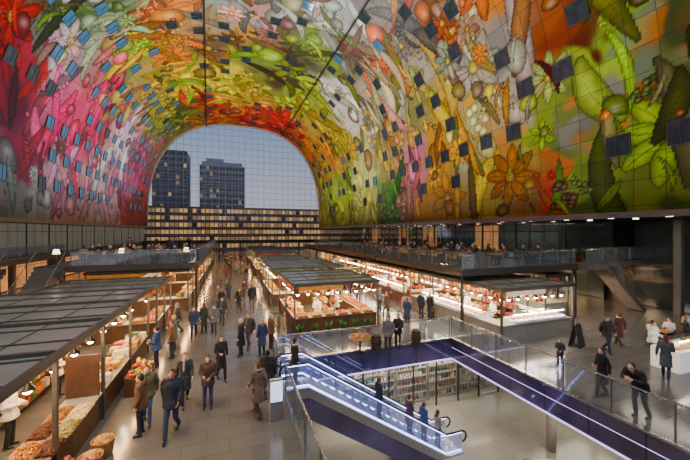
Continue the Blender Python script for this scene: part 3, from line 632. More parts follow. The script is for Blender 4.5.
for i in range(2):
    y=[8.1,13.9][i]; r=root('produce_bin','slanted wooden produce bin standing in front of the stall','produce bin',(-3.12,y,0),group='produce bins')
    part(r,'bin_body',MB().add([(-.35,-.8,0),(.3,-.8,0),(.3,.8,0),(-.35,.8,0),(-.35,-.8,.7),(.3,-.8,.5),(.3,.8,.5),(-.35,.8,.7)],[(0,3,2,1),(4,5,6,7),(0,1,5,4),(1,2,6,5),(2,3,7,6),(3,0,4,7)]),[Mdwood])
    part(r,'price_card',MB().box(.31,.32,-.1,.1,.42,.58),[Mwh])
    for b in range(60):
        k=[KO,KL,KT,KG,KA][(i*2+int(b/12))%5]; a=R.uniform(.05,.58); yy=-.72+1.44*b/60; k.put((-3.46+a,y+yy,.69-.2*a/.65+R.uniform(0,.06)),R.uniform(0,6),R.uniform(1.0,1.6))
m=MB(); m.lathe([(.2,0),(.23,.1),(.25,.35),(.27,.42),(.25,.44),(.22,.4),(.18,.05)],n=18); KBk=Kind(top('wicker_basket',m,[mat('wicker','#9c7038',.8,0,0,.35,25,bump=.4)],'round brown wicker basket on the floor','basket',group='wicker baskets'))
for p in ((-3.15,9.3),(-2.55,7.2),(-3.1,9.95)): 
    KBk.put((p[0],p[1],0)); heap(p[0],p[1],.36,.34,.34,'#c89850','nut_heap','wicker basket filled with loose nuts')
stall(-9.2,-3.6,19.5,24.0,'small bright greengrocer stall with green sign',sign=2,h=2.7,le=380)
counter_goods(-3.6-.55,19.8,23.8,.95,'fruit')
for i in range(5): fill_crate(-8.6+i*1.0,20.08,.95,R.choice([KG,KL,KT,KO]),3,4,step=.12)
for i in range(9): KPd.put((-8.6+i*.55,19.75,2.32))
for y0,t,s in ((26,'bread',4),(34,'fruit',2),(42,'cheese',0),(50,'fruit',1),(58,'bread',3)):
    stall(-9.2,-2.8,y0,y0+7,'stall beneath the raised terrace with goods on the counter',sign=s,h=2.9,le=340)
    if y0<45: counter_goods(-2.8-.55,y0+.3,y0+6.7,.95,t)
bt=['bread','fruit','cheese','fruit','bread','cheese']
for i in range(6):
    y0=[17.6,25.2,34.0,43.4,52.0,60.6][i]; y1=[23.6,33.0,41.0,50.6,59.2,67.8][i]; stall([3.3,3.0,3.5,3.2,3.4,3.2][i],[8.6,9.0,8.4,8.8,8.5,8.6][i],y0,y1,['flat-roofed island stall with warm lights and loaves','flat-roofed island stall with fruit crates','flat-roofed island stall with cheese wheels'][i%3],sign=[4,2,0,1,3,0][i],le=420,h=[2.75,2.85,2.7,2.9,2.75,2.8][i],light=Mstrip,cfm=Mcnt)
    if i<4:
        counter_goods([3.3,3.0,3.5,3.2][i]+.55,y0+1.2,y1-.2,.95,bt[i]); counter_goods([8.6,9.0,8.4,8.8][i]-.55,y0+1.2,y1-.2,.95,bt[(i+1)%4])
for i in range(6): fill_crate(3.9+i*.8,18.1,.95,[KO,KL,KG,KT,KA,KO][i],3,4,step=.12)
hang_goods(3.55,18,23.2,2.7,KSa,14)
for i in range(16): (KSa if i%3 else KCb).put((3.6+i*.31,17.85,2.7 if i%3 else 2.35))
for i in range(9): KPd.put((3.7+i*.6,18.3,2.37))
for i in range(8): KPd.put((3.6,18.6+i*.6,2.37)); KPd.put((8.3,18.6+i*.6,2.37)); KPd.put((3.3,25.6+i*.9,2.47)); KPd.put((3.8,34.4+i*.8,2.3))
for i in range(4): KP.put((2.9,18.2+i*.7,0),i,1.0)
for i in range(6): KP.put((3.6+i*.8,17.1,0),i*1.3,1.15)
for i in range(5):
    y0=[12.6,22.4,31.2,40,48.8][i]; stall(13.0,18.4,y0,y0+7.8 if i else 21.6,['butcher stall with white chilled display cases','fish stall with ice counters and bright lights','delicatessen stall with hanging hams'][i%3],sign=[0,4,1,0,2][i],light=Mstrip2 if i%2==0 else Mstrip,h=2.75,le=700 if i<2 else 420,cfm=Mcw if i%2==0 else None)
    if i<4: counter_goods(13.0+.6,y0+.3+(1.0 if i==0 else 0),y0+(7.5 if i else 8.8),.95,['meat','meat','cheese','bread'][i],-1)
for j in range(2):
    KDC.put((16.0+j*1.95,13.2,.95),math.pi/2)
    for b in range(5): KMe.put((14.35+j*1.95+b*.33,13.1,1.12),R.uniform(-.3,.3)); KFi.put((14.35+j*1.95+b*.33,13.38,1.13),R.uniform(1.2,1.8))
hang_goods(13.35,22.6,29,2.3,KCb,10); hang_goods(13.35,13,21,2.7,KSa,20)
for i in range(9): KSa.put((13.6+i*.5,12.95,2.7),0,1.0)
for i in range(5): KCb.put((14.4+i*.6,15.2,2.2),0,1.0)
for i in range(11): KPd.put((13.6,13.2+i*.75,2.37)); KPd.put((13.5,22.8+i*.75,2.37)); KPd.put((13.5,31.5+i*.75,2.37))
for i in range(7): KPd.put((14.0+i*.65,13.1,2.37))
for i in range(3):
    y0=[15.6,26,35][i]; stall(19.9,22.2,y0,y0+8.5,'lit counter stall under the dining terrace edge',sign=[1,0,4][i],light=Mstrip,h=2.75,le=320,core=False,cfm=Mcw)
counter_goods(20.4,16.0,24,.95,'bread')
Mter=mat('terrace_deck','#4c4844',.5)
def terrace(x0,x1,y0,y1,z,lab):
    r=root('terrace_platform',lab,'terrace',((x0+x1)/2,(y0+y1)/2,0)); w=(x1-x0)/2;l=(y1-y0)/2
    part(r,'deck',MB().box(-w,w,-l,l,z-.12,z),[Mter]); part(r,'fascia',MB().box(-w-.04,w+.04,-l-.04,-l,z-.34,z+.06).box(-w-.04,-w,-l,l,z-.34,z+.06).box(w,w+.04,-l,l,z-.34,z+.06),[mat('fascia_dark','#54504a',.25,.4)])
    pm=MB().box(-.07,.07,-.07,.07,0,z-.12).mesh('support_post',[Mdk])
    for a in (-1,1):
        for b in (-1,1): part(r,'support_post',pm,[],(a*(w-.08),b*(l-.08),0))
    return r
terrace(12.7,22.3,15.2,56.8,3.55,'raised dining terrace on top of the stalls with grey metal edge'); terrace(-11.4,-2.2,25.2,65.3,3.55,'raised dining terrace over the stalls with grey edge')
railing((12.8,15.3),(12.8,50),3.55,1.0); railing((12.8,15.3),(22.2,15.3),3.55,1.0); railing((-9.6,25.3),(-2.3,25.3),3.55,1.0); railing((-2.3,25.3),(-2.3,60),3.55,1.0)
railing((-15.7,12.2),(-15.7,40.0),3.6,1.0); railing((24.4,15.9),(30.9,15.9),3.6,1.0); railing((22.5,14.7),(24.2,14.7),3.6,1.0)
def chair():
    r=root('dining_chair','dark wooden terrace chair with curved back','chair',group='terrace chairs'); part(r,'seat',MB().cbox(-.21,.21,-.21,.21,.42,.46,.015),[Mdwood]); part(r,'backrest',MB().cbox(-.2,.2,-.22,-.18,.55,.86,.012).box(-.19,-.16,-.215,-.185,.46,.56).box(.16,.19,-.215,-.185,.46,.56),[Mdwood])
    lg=MB().cyl((0,0,0),(0,0,.42),.016,.022,8).mesh('leg',[Mdwood])
    for a in(-.18,.18):
        for b in (-.18,.18): part(r,'leg',lg,[],(a,b,0))
    return Kind(r)
def table():
    r=root('dining_table','small square table with pale wooden top','table',group='terrace tables'); part(r,'table_top',MB().cbox(-.38,.38,-.38,.38,.71,.75,.015),[Mwood]); part(r,'pedestal',MB().lathe([(.24,0),(.24,.02),(.04,.05),(.035,.71)],n=14),[Mblk]); return Kind(r)
def tlamp():
    r=root('standing_lamp','lamp with white glowing shade on the terrace','lamp',group='terrace lamps'); part(r,'base',MB().lathe([(.12,0),(.12,.02),(.02,.04),(.015,.9)],n=12),[Mblk]); part(r,'lamp_shade',MB().lathe([(.2,.82),(.13,1.12),(.12,1.12),(.19,.82)],n=16),[mat('lampshade_glow','#ffe8c0',.7,0,4,0)]); return Kind(r)
def cup(): return Kind(top('drinking_glass',MB().lathe([(.025,0),(.035,.01),(.04,.12),(.036,.12),(.03,.02)],n=10),[Ggl],'clear drinking glass on a table','glass',group='glasses on tables'))
KChr,KTb,KTl,KCu=chair(),table(),tlamp(),cup()
SEATS=[];OCC=[]
def setting(x,y,z,rz=0):
    KTb.put((x,y,z),rz); KCu.put((x+.12,y+.1,z+.75)); KCu.put((x-.15,y-.05,z+.75)); OCC.append((x,y,1.5,z))
    for a in (rz,rz+math.pi):
        px,py=x+math.sin(a)*.74,y-math.cos(a)*.74; KChr.put((px,py,z),a); SEATS.append((px,py,z,a))
# ------------------------------------------------------------------ people
def remesh(mb,vox,sm=2):
    me=mb.mesh('tmp',[]); o=bpy.data.objects.new('tmp',me); COL.objects.link(o)
    md=o.modifiers.new('r','REMESH'); md.mode='VOXEL'; md.voxel_size=vox; md.use_smooth_shade=True
    s=o.modifiers.new('s','SMOOTH'); s.iterations=sm; s.factor=.5
    dg=bpy.context.evaluated_depsgraph_get(); out=bpy.data.meshes.new_from_object(o.evaluated_get(dg)); bpy.data.objects.remove(o); bpy.data.meshes.remove(me)
    out.polygons.foreach_set('use_smooth',[True]*len(out.polygons)); return out
V=Vector
def pose(nm):
    P=dict(pel=V((0,0,.93)),che=V((0,.0,1.3)),nek=V((0,0,1.47)),hed=V((0,.02,1.62)))
    P['hip']=[V((.09,0,.92)),V((-.09,0,.92))]; P['kn']=[V((.1,.03,.5)),V((-.1,.02,.5))]; P['an']=[V((.11,-.01,.09)),V((-.11,.0,.09))]
    P['sh']=[V((.18,0,1.42)),V((-.18,0,1.42))]; P['el']=[V((.245,-.03,1.15)),V((-.245,-.03,1.15))]; P['wr']=[V((.24,.06,.91)),V((-.24,.06,.91))]
    if nm=='walk':
        P['kn']=[V((.09,.19,.53)),V((-.09,.02,.49))];P['an']=[V((.09,.28,.1)),V((-.09,-.3,.17))];P['el']=[V((.24,-.13,1.18)),V((-.24,.05,1.16))];P['wr']=[V((.22,-.12,.93)),V((-.21,.22,.98))]
    if nm=='walk2':
        P['kn']=[V((.09,.0,.49)),V((-.09,.2,.54))];P['an']=[V((.09,-.24,.14)),V((-.09,.25,.1))];P['el']=[V((.24,.02,1.15)),V((-.26,-.08,1.17))];P['wr']=[V((.12,.2,1.12)),V((-.26,-.05,.92))]
    if nm=='hold': P['el']=[V((.24,.0,1.16)),V((-.24,-.0,1.15))];P['wr']=[V((.1,.27,1.16)),V((-.12,.26,1.1))]
    if nm=='sit':
        for k in('pel','che','nek','hed'): P[k]=P[k]+V((0,0,-.41))
        P['hip']=[V((.09,.0,.53)),V((-.09,0,.53))];P['kn']=[V((.11,.42,.53)),V((-.11,.42,.53))];P['an']=[V((.11,.4,.09)),V((-.11,.44,.09))]
        P['sh']=[V((.18,0,1.01)),V((-.18,0,1.01))];P['el']=[V((.25,.08,.8)),V((-.25,.08,.8))];P['wr']=[V((.14,.32,.82)),V((-.12,.3,.83))]
    if nm=='lean':
        P['che']=V((0,.18,1.24));P['nek']=V((0,.3,1.38));P['hed']=V((0,.4,1.49));P['sh']=[V((.18,.27,1.34)),V((-.18,.27,1.34))];P['el']=[V((.26,.3,1.1)),V((-.26,.3,1.1))];P['wr']=[V((.12,.48,1.17)),V((-.1,.5,1.17))]
        P['kn'][0]=V((.1,.08,.5)); P['an'][1]=V((-.13,-.16,.09))
    return P
def build_person(nm,long=False,female=False,hair='short',bulky=1.0,scarf=False,hood=False,vox=.0095):
    P=pose(nm); sw=.9 if female else 1.0
    for k in('sh','el'): P[k]=[V((v.x*sw,v.y,v.z)) for v in P[k]]
    bd=MB()
    hc=P['hed']; bd.sph(hc,(.075,.094,.115),0,18,14); bd.sph(hc+V((0,.03,-.06)),(.055,.06,.06),0,14,10); bd.sph(hc+V((0,.1,-.02)),(.013,.022,.024),0,8,6); bd.sph(hc+V((0,.088,-.065)),(.026,.014,.012),0,8,6)
    for s in(-1,1): bd.sph(hc+V((s*.076,-.002,-.015)),(.012,.02,.032),0,8,6)
    bd.cap(P['nek']-V((0,0,.06)),hc+V((0,-.015,-.06)),.055,.052)
    def torso(b,k):
        a,c=P['pel'],P['che']
        for i in range(9):
            f=i/8; p=a.lerp(c,f); wx=(.165-.03*math.sin(f*math.pi)+.015*f)*sw; b.sph(p,(wx*k,.108*k,.12),0,16,8)
        b.sph(c.lerp(P['nek'],.35),(.16*sw*k,.1*k,.11),0,16,8)
        for s in P['sh']: b.cap(c.lerp(P['nek'],.6),s,.065*k,.058*k)
    torso(bd,1)
    def arm(b,k,end=1.0):
        for i in(0,1):
            s,e,w=P['sh'][i],P['el'][i],P['wr'][i]; b.cap(s,e,.052*k,.042*k); b.cap(e,e.lerp(w,end),.041*k,.03*k)
    arm(bd,1)
    for i in(0,1):
        w=P['wr'][i];d=(w-P['el'][i]).normalized(); sd=V((1,0,0)) if abs(d.x)<.8 else V((0,1,0)); sd=(sd-d*sd.dot(d)).normalized(); sd2=d.cross(sd)
        inn=sd*(-1 if i==0 else 1)
        for q in range(4): bd.cap(w,w+d*.085+sd2*(.03-.02*q),.017,.014,8)
        for q in range(4):
            L=[.06,.072,.068,.052][q]; a=w+d*.085+sd2*(.036-.024*q); b_=a+d*L*.55+inn*.008; bd.cap(a,b_,.0105,.0095,8); bd.cap(b_,b_+d*L*.4+inn*L*.45,.0095,.0085,8)
        a=w+d*.03+sd2*.03; bd.cap(a,a+d*.03+sd2*.03,.013,.011,8); bd.cap(a+d*.03+sd2*.03,a+d*.06+sd2*.035+inn*.012,.011,.0095,8)
    def legs(b,k,end=1.0):
        for i in(0,1):
            h,kk,a=P['hip'][i],P['kn'][i],P['an'][i]; b.cap(h,kk,.084*k,.056*k); b.cap(kk,kk.lerp(a,end),.054*k,.04*k if k==1 else .055); 
    legs(bd,1)
    for i in(0,1):
        a=P['an'][i]; bd.cap(a-V((0,.03,.04)),a+V((0,.12,-.055)),.035,.03)
    H=[('body',remesh(bd,vox),None)]
    ct=MB(); torso(ct,1.22*bulky); arm(ct,1.42*bulky,.93)
    for i in range(8):
        a=i*math.pi/4; c0=P['nek']+V((0,-.005,-.02)); ct.cap(c0+V((math.cos(a)*.06,math.sin(a)*.06,0)),c0+V((math.cos(a)*.068,math.sin(a)*.068,.05)),.024,.02,8)
    if hood: ct.sph(P['nek']+V((0,-.09,.02)),(.12,.07,.09),0,14,8)
    lowz=.54 if long else .8
    if nm!='sit':
        for i in range(7):
            f=i/6; z=P['pel'].z-(P['pel'].z-lowz)*f; ct.sph((0,0,z),(.195*sw*bulky+.035*f*(1 if long else .1),.16*bulky+.035*f,.07),0,16,6)
    H.append(('coat',remesh(ct,.014),None))
    tr=MB(); legs(tr,1.16,.97)
    for i in range(3): tr.sph(P['pel']+V((0,0,-.04+i*.03)),(.168*sw,.118,.09),0,14,6)
    H.append(('trousers',remesh(tr,.014),None))
    if scarf:
        sc_=MB(); c0=P['nek']+V((0,.0,.03))
        for i in range(10):
            a=i*math.pi/5; b2=(i+1)*math.pi/5; sc_.cap(c0+V((math.cos(a)*.085,math.sin(a)*.085,0)),c0+V((math.cos(b2)*.085,math.sin(b2)*.085,0)),.036,.036,8)
        sc_.cap(c0+V((.03,.11,0)),c0+V((.05,.17,-.3)),.035,.04,8); H.append(('scarf',remesh(sc_,.012),None))
    hr=MB(); hr.sph(hc+V((0,-.016,.022)),(.084,.096,.108),0,18,12)
    if hair=='long':
        for i in range(5): hr.sph(hc+V((0,-.06-.004*i,-.02-.045*i)),(.078,.045,.05),0,14,8)
    elif hair=='hat': hr.sph(hc+V((0,-.005,.06)),(.092,.103,.085),0,18,10); hr.sph(hc+V((0,0,.15)),(.025,.025,.025),0,8,6)
    else: hr.sph(hc+V((0,-.05,-.01)),(.072,.055,.075),0,14,8)
    hm=remesh(hr,.012,1); bm=bmesh.new(); bm.from_mesh(hm)
    dl=[v for v in bm.verts if (v.co.y-hc.y>.045 and v.co.z-hc.z<.055) or (v.co.y-hc.y>.02 and v.co.z-hc.z<.0)]
    bmesh.ops.delete(bm,geom=dl,context='VERTS'); bm.to_mesh(hm); bm.free()
    H.append(('hair' if hair!='hat' else 'knitted_hat',hm,None))
    for i in(0,1):
        a=P['an'][i]; s=MB(); tilt=0 if a.z<.12 else .03
        s.cap(a-V((0,.035,.045+0)),a+V((0,.13,-.06-tilt)),.042,.038); s.sph(a+V((0,.06,-.05)),(.045,.12,.035),0,12,6)
        bm=bmesh.new(); bm.from_mesh(s.mesh('t',[])); lo=a.z-.09-tilt
        for v in bm.verts:
            if v.co.z<lo: v.co.z=lo
        ms=bpy.data.meshes.new('shoe'); bm.to_mesh(ms); bm.free(); ms.polygons.foreach_set('use_smooth',[True]*len(ms.polygons)); H.append(('shoe',ms,None))
    ey=MB().sph((0,0,0),(.012,.008,.009),0,8,6).sph((0,.006,0),(.005,.004,.005),1,6,5).mesh('eye',[mat('eye_white','#e8e4dc',.3),mat('pupil','#201810',.2)])
    for s in(-1,1): H.append(('eye',ey,hc+V((s*.03,.083,.005))))
    H.append(('mouth',MB().sph((0,0,0),(.022,.006,.006),0,8,5).mesh('mouth',[mat('lips','#9c5048',.5)]),hc+V((0,.101,-.066))))
    return H
VAR={}
for key,a in {'walk':('walk',False,False,'short',1.16,False,True),'walkF':('walk',True,True,'long',1.02,True),'walkH':('walk2',False,False,'hat',1.2,True),'walk2':('walk2',False,False,'short',1.16,True),'walk2F':('walk2',True,True,'long'),'stand':('stand',False,False,'short',1.16,False,True),'standL':('stand',True,False,'hat',1.08),'standF':('stand',True,True,'long',1.06,True),'hold':('hold',False,False,'short',1.12,False,True),'holdF':('hold',False,True,'long'),'sit':('sit',False,False,'short'),'sitF':('sit',False,True,'long'),'lean':('lean',False,False,'short',1.1)}.items():
    VAR[key]=build_person(*a)
SK=[mat('skin_light','#d8a888',.5,0,0,.05),mat('skin_tan','#b07c58',.5,0,0,.05),mat('skin_brown','#7c5038',.5,0,0,.05)]
def cm(c): return mat('cloth_'+c.strip('#'),c,.85,0,0,.22,9,bump=.15)
HC={'dark':mat('hair_dark','#241810',.5),'brown':mat('hair_brown','#5c3c20',.5),'blond':mat('hair_blond','#b89050',.5),'grey':mat('hair_grey','#9a9690',.5)}
SCF=['#3c5c7c','#a05038','#c0b090','#5c6c50','#7c3448','#8c8c90']
def person(key,x,y,rz,coat='#20242c',tr='#2c3448',hair='dark',skin=0,z=0,sc=1.0,label=None,group=None):
    r=root('person',label or 'person in dark winter coat and trousers','person',(x,y,z),rz,group); r.scale=(sc,)*3; OCC.append((x,y,.45,z))
    sf=R.choice(SCF)
    for nm,me,loc in VAR[key]:
        o=link(bpy.data.objects.new(nm,me),loc or (0,0,0),0,r)
        m={'body':SK[skin],'coat':cm(coat),'trousers':cm(tr),'hair':HC[hair],'knitted_hat':cm(sf),'scarf':cm(sf),'shoe':mat('shoe_leather','#2c2420',.4)}.get(nm)
        if m:
            if not me.materials: me.materials.append(m)
            o.material_slots[0].link='OBJECT'; o.material_slots[0].material=m
    return r
TOCAM=math.pi
def pp(px,py,key,rz,label,coat='#20242c',tr='#2c3448',hair='dark',skin=0,z=0,sc=1.0):
    x,y=ground(px,py,z); return person(key,x,y,rz,coat,tr,hair,skin,z,sc,label)
pp(147,422,'walk2',TOCAM+.1,'man in olive jacket and jeans walking','#5c5a3c','#3c5480','dark',0)
pp(172,436,'walk',TOCAM-.1,'man in black jacket and dark trousers walking','#1c2434','#2c3850','dark',1,sc=1.1)
pp(185,404,'walkF',TOCAM+.2,'woman in dark grey coat walking','#38383c','#24242c','brown')
pp(208,408,'hold',TOCAM-.15,'man in brown jacket holding something to his chest','#4c3c30','#3c4c6c','dark')
pp(258,417,'walkF',.5,'woman in taupe coat seen from behind','#6c5848','#302c2c','brown')
pp(268,400,'stand',-.4,'man in black coat beside the balustrade','#242428','#34446c','dark')
pp(221,380,'walk2F',TOCAM+.3,'woman in long black coat walking','#202024','#181818','dark')
pp(194,339,'walk',TOCAM,'man in navy jacket walking between stalls','#283858','#242834','dark'); pp(204,334,'walkF',0,'woman in dark green coat walking away','#3c4834','#1c1c20','brown'); pp(214,336,'walkH',TOCAM,'person in grey jacket and knitted hat','#606068','#38383c','grey')
pp(241,356,'standL',1.2,'man in long black coat standing in the aisle','#1c1c22','#22242c','dark'); pp(262,356,'standF',.4,'woman in dark blue coat looking at a stall','#24345c','#20242c','blond'); pp(271,349,'hold',-1.2,'man in brown coat at the stall','#6c4c34','#2c2c34','grey')
pp(249,348,'walk2',2.6,'man in charcoal jacket walking','#38383a','#4c443c','brown'); pp(283,345,'standF',-1.4,'woman in beige coat by the stall counter','#b8a484','#3c3430','brown'); pp(222,325,'walk2',TOCAM,'man in dark parka walking','#28343c','#2c3450','dark')
COATS=['#24242a','#38383e','#544434','#2c3858','#6c6058','#6c3428','#4c5054','#a89474','#3c4c38','#202022','#70747c','#4c2c40','#2c2420','#1c1c20','#343c48']
def crowd(x0,x1,y0,y1,n,lab,z=0):
    got=0;t=0
    while got<n and t<900:
        t+=1; x=R.uniform(x0,x1);y=R.uniform(y0,y1)
        if any((x-a)**2+(y-b)**2<(c+.35)**2 and abs(zz-z)<1 for a,b,c,zz in OCC): continue
        got+=1; k=R.choice(['walk','walkF','walk2','walk2F','stand','standF','hold','holdF','walkH','standL'])
        person(k,x,y,R.choice([0,math.pi])+R.uniform(-.9,.9),R.choice(COATS),R.choice(['#20242c','#34446c','#1c1c20','#4c4438','#2c3448']),R.choice(['dark','brown','blond','grey']),R.choice([0,0,1,2]),z,R.uniform(.9,1.05),lab,group='shoppers in the aisles')
crowd(-1.3,2.2,24,34,8,'shopper in winter coat walking along the aisle'); crowd(-1.5,2.4,34,64,16,'visitor in jacket strolling between distant stalls'); crowd(9.6,12.2,17,30,8,'shopper in coat beside the lit counters'); crowd(9.6,12.2,30,50,6,'shopper in coat beside the lit counters')
n=17
person('standF',VX0+.55,EY,-1.4,'#1c1c24','#20202c','dark',0,0.0,1,'woman in black coat stepping onto the escalator')
for f,k,c,l in ((.5,'stand','#28282c','man in dark coat riding the escalator'),(.7,'standF','#5c3044','woman in plum coat riding the escalator'),(.82,'stand','#3c5478','man in blue jacket riding the escalator'),(.94,'holdF','#a08c70','woman in tan top riding the escalator')):
    i=round(f*n); xx=EB+(EC-EB)*i/n+.19; person(k,xx,EY+(.15 if i%2 else -.15),-1.57,c,'#20242c','brown',0,-4*(i+.5)/n+.055,.97,l)
pp(388,352,'stand',2.6,'man in grey jacket standing behind the glass balustrade','#606064','#34343c','dark'); pp(398,349,'hold',2.2,'man in black jacket by the balustrade','#242428','#2c3448','brown')
pp(409,310,'standF',1.3,'woman in red-brown coat at a counter','#7c3828','#1c1c20','dark'); pp(421,318,'stand',-1.2,'man in dark coat at a counter','#28303c','#2c2c34','grey'); pp(430,319,'standF',-1.3,'woman in black coat at a counter','#202020','#20242c','blond')
pp(602,397,'walk2F',1.2,'woman in black coat walking behind the balustrade','#1c1c20','#1c1c20','dark'); 
person('lean',12.1,6.3,1.57,'#242428','#343c4c','dark',0,0,1.1,'man in black jacket leaning on the glass balustrade')
pp(560,368,'holdF',2.0,'child in dark jacket standing near the stall','#38383c','#34405c','brown',sc=.72)
pp(607,352,'walk',2.8,'man in dark jacket walking past the stalls','#2c2c30','#2c3040','dark'); pp(619,347,'walkF',-.3,'woman in maroon coat walking','#5c2c34','#20242c','brown')
for (x,y,a) in ((-6.0,8.6,-1.57),(-5.6,11.2,-1.57),(-5.7,14.0,-1.57),(-5.8,21.5,-1.57),(5.1,19.2,2.9),(6.8,20.5,-1.57),(14.8,15,1.57),(15.0,17.4,1.57),(14.9,24.6,1.57),(14.9,27.4,1.57),(4.8,27.4,1.57)):
    person(R.choice(['hold','holdF']),x,y,a,R.choice(['#e8e4dc','#e0dcd4','#a02c24','#d8d4cc']),'#24242c',R.choice(['dark','brown']),0,0,1,'stall vendor in work clothes behind the counter','stall vendors')
for (x,y,k,a,c,h,l) in ((-2.5,16.6,'stand',1.5,'#6c4c30','brown','customer in brown jacket at the produce stall'),(-2.55,17.6,'standF',1.6,'#686c70','blond','customer in grey coat at the produce stall'),(-2.95,13.05+2.6,'hold',1.4,'#2c4874','dark','customer in blue jacket at the produce stall'),(-2.4,10.6,'stand',1.5,'#5c4430','dark','person in brown jacket beside the nut trays'),(-2.9,18.9,'standF',1.2,'#7c4434','brown','customer in red coat at the produce stall'),(-2.8,20.4,'walkH',1.7,'#3c3c40','grey','customer in charcoal coat and knitted hat')):
    person(k,x,y,a,c,'#2c3040',h,0,0,1,l)
for i in range(7): setting(14.2,16.6+i*2.6,3.55,rz=0)
for i in range(5): setting(17.0,17+i*3.0,3.55,rz=1.57)
for i in range(4): setting(20.2,17+i*3.2,3.55,rz=1.57)
for i in range(4): setting(-9.2+i*2.0,26.8,3.55,rz=1.57 if i%2 else 0)
for i in range(4): setting(-9.8+i*2.1,29.9,3.55)
setting(20.9,10.0,0,rz=1.57); setting(23.3,9.6,0,rz=1.2)
for (x,y,z,a) in SEATS:
    if R.random()<.85 or z==0:
        person(R.choice(['sit','sitF']),x,y,a,R.choice(COATS if z>0 else ['#e8e4dc','#dcd8cc','#38383c']),'#24283c',R.choice(['dark','brown','blond','grey']),0,z,1,'diner seated at a small terrace table' if z>0 else 'seated guest at a small table','seated diners')
for p in ((-10.6,25.9),(-7.0,25.9),(-3.0,26.0)): KTl.put((p[0],p[1],3.55),0,1.0)
crowd(13.5,21.8,17,38,9,'guest standing on the dining terrace',3.55); crowd(-10,-3,28,40,9,'guest standing on the dining terrace',3.55)
for i in range(6): KP.put((13.2,18+i*4.1,3.55),i,1.0)
for i in range(6): KP.put((21.9,16.2+i*1.2,3.55),i,1.3)
for i in range(8): KP.put((23.2+i*.95,16.3,3.6),i*2,1.5)
# ------------------------------------------------------------------ stairs
def stairs(x,y,z,n,w,rz,lab,mt=None):
    r=root('staircase',lab,'staircase',(x,y,0),rz); st=MB(); h=z/n
    for k in range(n): st.box(0,w,k*.25,(k+1)*.25,max(0,k*h-.15),(k+1)*h)
    part(r,'flight',st,[mt or Mdk])
    for xx in (0,w): 
        part(r,'handrail',MB().tube([(xx,0,h+1),(xx,n*.25,z+1)],.025,8),[Mst]); part(r,'glass_side',MB().add([(xx,0,h),(xx,n*.25,z),(xx,n*.25,z+.92),(xx,0,h+.92)],[(0,1,2,3)]),[Grail])
stairs(28.85,14.65,3.6,18,1.0,math.pi/2,'grey metal staircase descending beside the terrace end',Mconc); stairs(-11.3,20.6,3.55,18,1.5,0,'grey staircase with glass sides rising to the dining terrace',Mconc); stairs(-14.2,20.6,3.55,18,1.5,0,'grey staircase with glass sides along the frosted wall',Mconc)
r=root('chalkboard_sign','standing black chalkboard with wooden frame near the butcher stall','sign board',(16.6,11.3,0),.25)
for s,nm in((-1,'front_board'),(1,'back_board')):
    part(r,nm,MB().add([(-.35,s*.25,0),(.35,s*.25,0),(.35,s*.03,1.1),(-.35,s*.03,1.1),(-.35,s*.25+.03,0),(.35,s*.25+.03,0),(.35,s*.03+.03,1.1),(-.35,s*.03+.03,1.1)],[(0,1,2,3),(7,6,5,4),(0,4,5,1),(1,5,6,2),(2,6,7,3),(3,7,4,0)]),[mat('chalkboard','#26282a',.5)])
def barrel(x,y):
    r=root('wooden_barrel','dark wooden barrel used as a display stand','barrel',(x,y,0),group='display barrels'); part(r,'staves',MB().lathe([(.24,0),(.3,.2),(.33,.45),(.3,.7),(.24,.9)],n=20),[Mdwood])
    for z,rr in ((.12,.285),(.4,.338),(.75,.292)): part(r,'hoop',MB().lathe([(rr,z),(rr+.008,z+.01),(rr+.008,z+.05),(rr,z+.06)],n=20),[Mblk])
    r.scale=(.8,.8,.9)
for p in ((376,350),(416,345)):
    x,y=ground(*p); barrel(x,y)
x,y=ground(360,352); r=root('display_table','small round table with baskets of bread','table',(x,y,0)); part(r,'table_top',MB().lathe([(.55,.7),(.55,.74)],n=24),[Mwood]); part(r,'pedestal',MB().lathe([(.3,0),(.3,.03),(.05,.05),(.05,.7)],n=14),[Mblk])
for i in range(5): KBr.put((x+.28*math.cos(i*1.25),y+.28*math.sin(i*1.25),.74),i,.8)
r=root('information_screen','slim totem with glowing pale screen beside the escalator','screen',(1.35,10.0,0),.0); part(r,'stand',MB().cbox(-.22,.22,-.06,.06,0,1.3,.02),[Mst]); part(r,'screen',MB().box(-.18,.18,-.075,-.062,.6,1.22),[mat('screen_glow','#cfe4f4',.3,0,1.4,.0)])
r=root('food_counter','bright white food counter lit from inside with snacks','food counter',(17.4,8.1,0),0); part(r,'counter_body',MB().cbox(-.2,3.6,-.5,.5,.0,.9,.03),[mat('counter_white_glow','#f4f0e6',.3,0,.5)]); part(r,'glass_case',MB().box(-.15,3.55,-.45,-.43,.9,1.3).box(-.15,-.13,-.43,.45,.9,1.3).box(-.15,3.55,-.43,.1,1.3,1.32),[Ggl]); part(r,'light_tube',MB().box(0,3.4,-.4,-.36,1.24,1.28),[Mstrip2])
for i in range(11): KBr.put((17.45+i*.3,7.85,.9),1.4,.7); R.choice(KX).put((17.45+i*.3,8.35,.9),0,.8)
person('hold',18.2,9.0,math.pi,'#e8e4dc','#24242c','dark',0,0,1,'vendor in white shirt behind the food counter'); person('walk2F',16.2,7.6,-1.2,'#54585c','#2c3448','brown',0,0,1,'woman in grey coat at the white food counter')
dl=Kind(top('downlight',MB().lathe([(.16,0),(.16,.05),(.1,.06)],n=14),[Mlw],'round ceiling light added to brighten the gallery recess','ceiling light',group='added gallery downlights'))  # made-up downlights, added to lift the near-black galleries
for i in range(14): dl.put((23.8,11+i*3,6.69)); dl.put((26.4,11+i*3,6.69)); dl.put((-18.2,16+i*3,6.69))
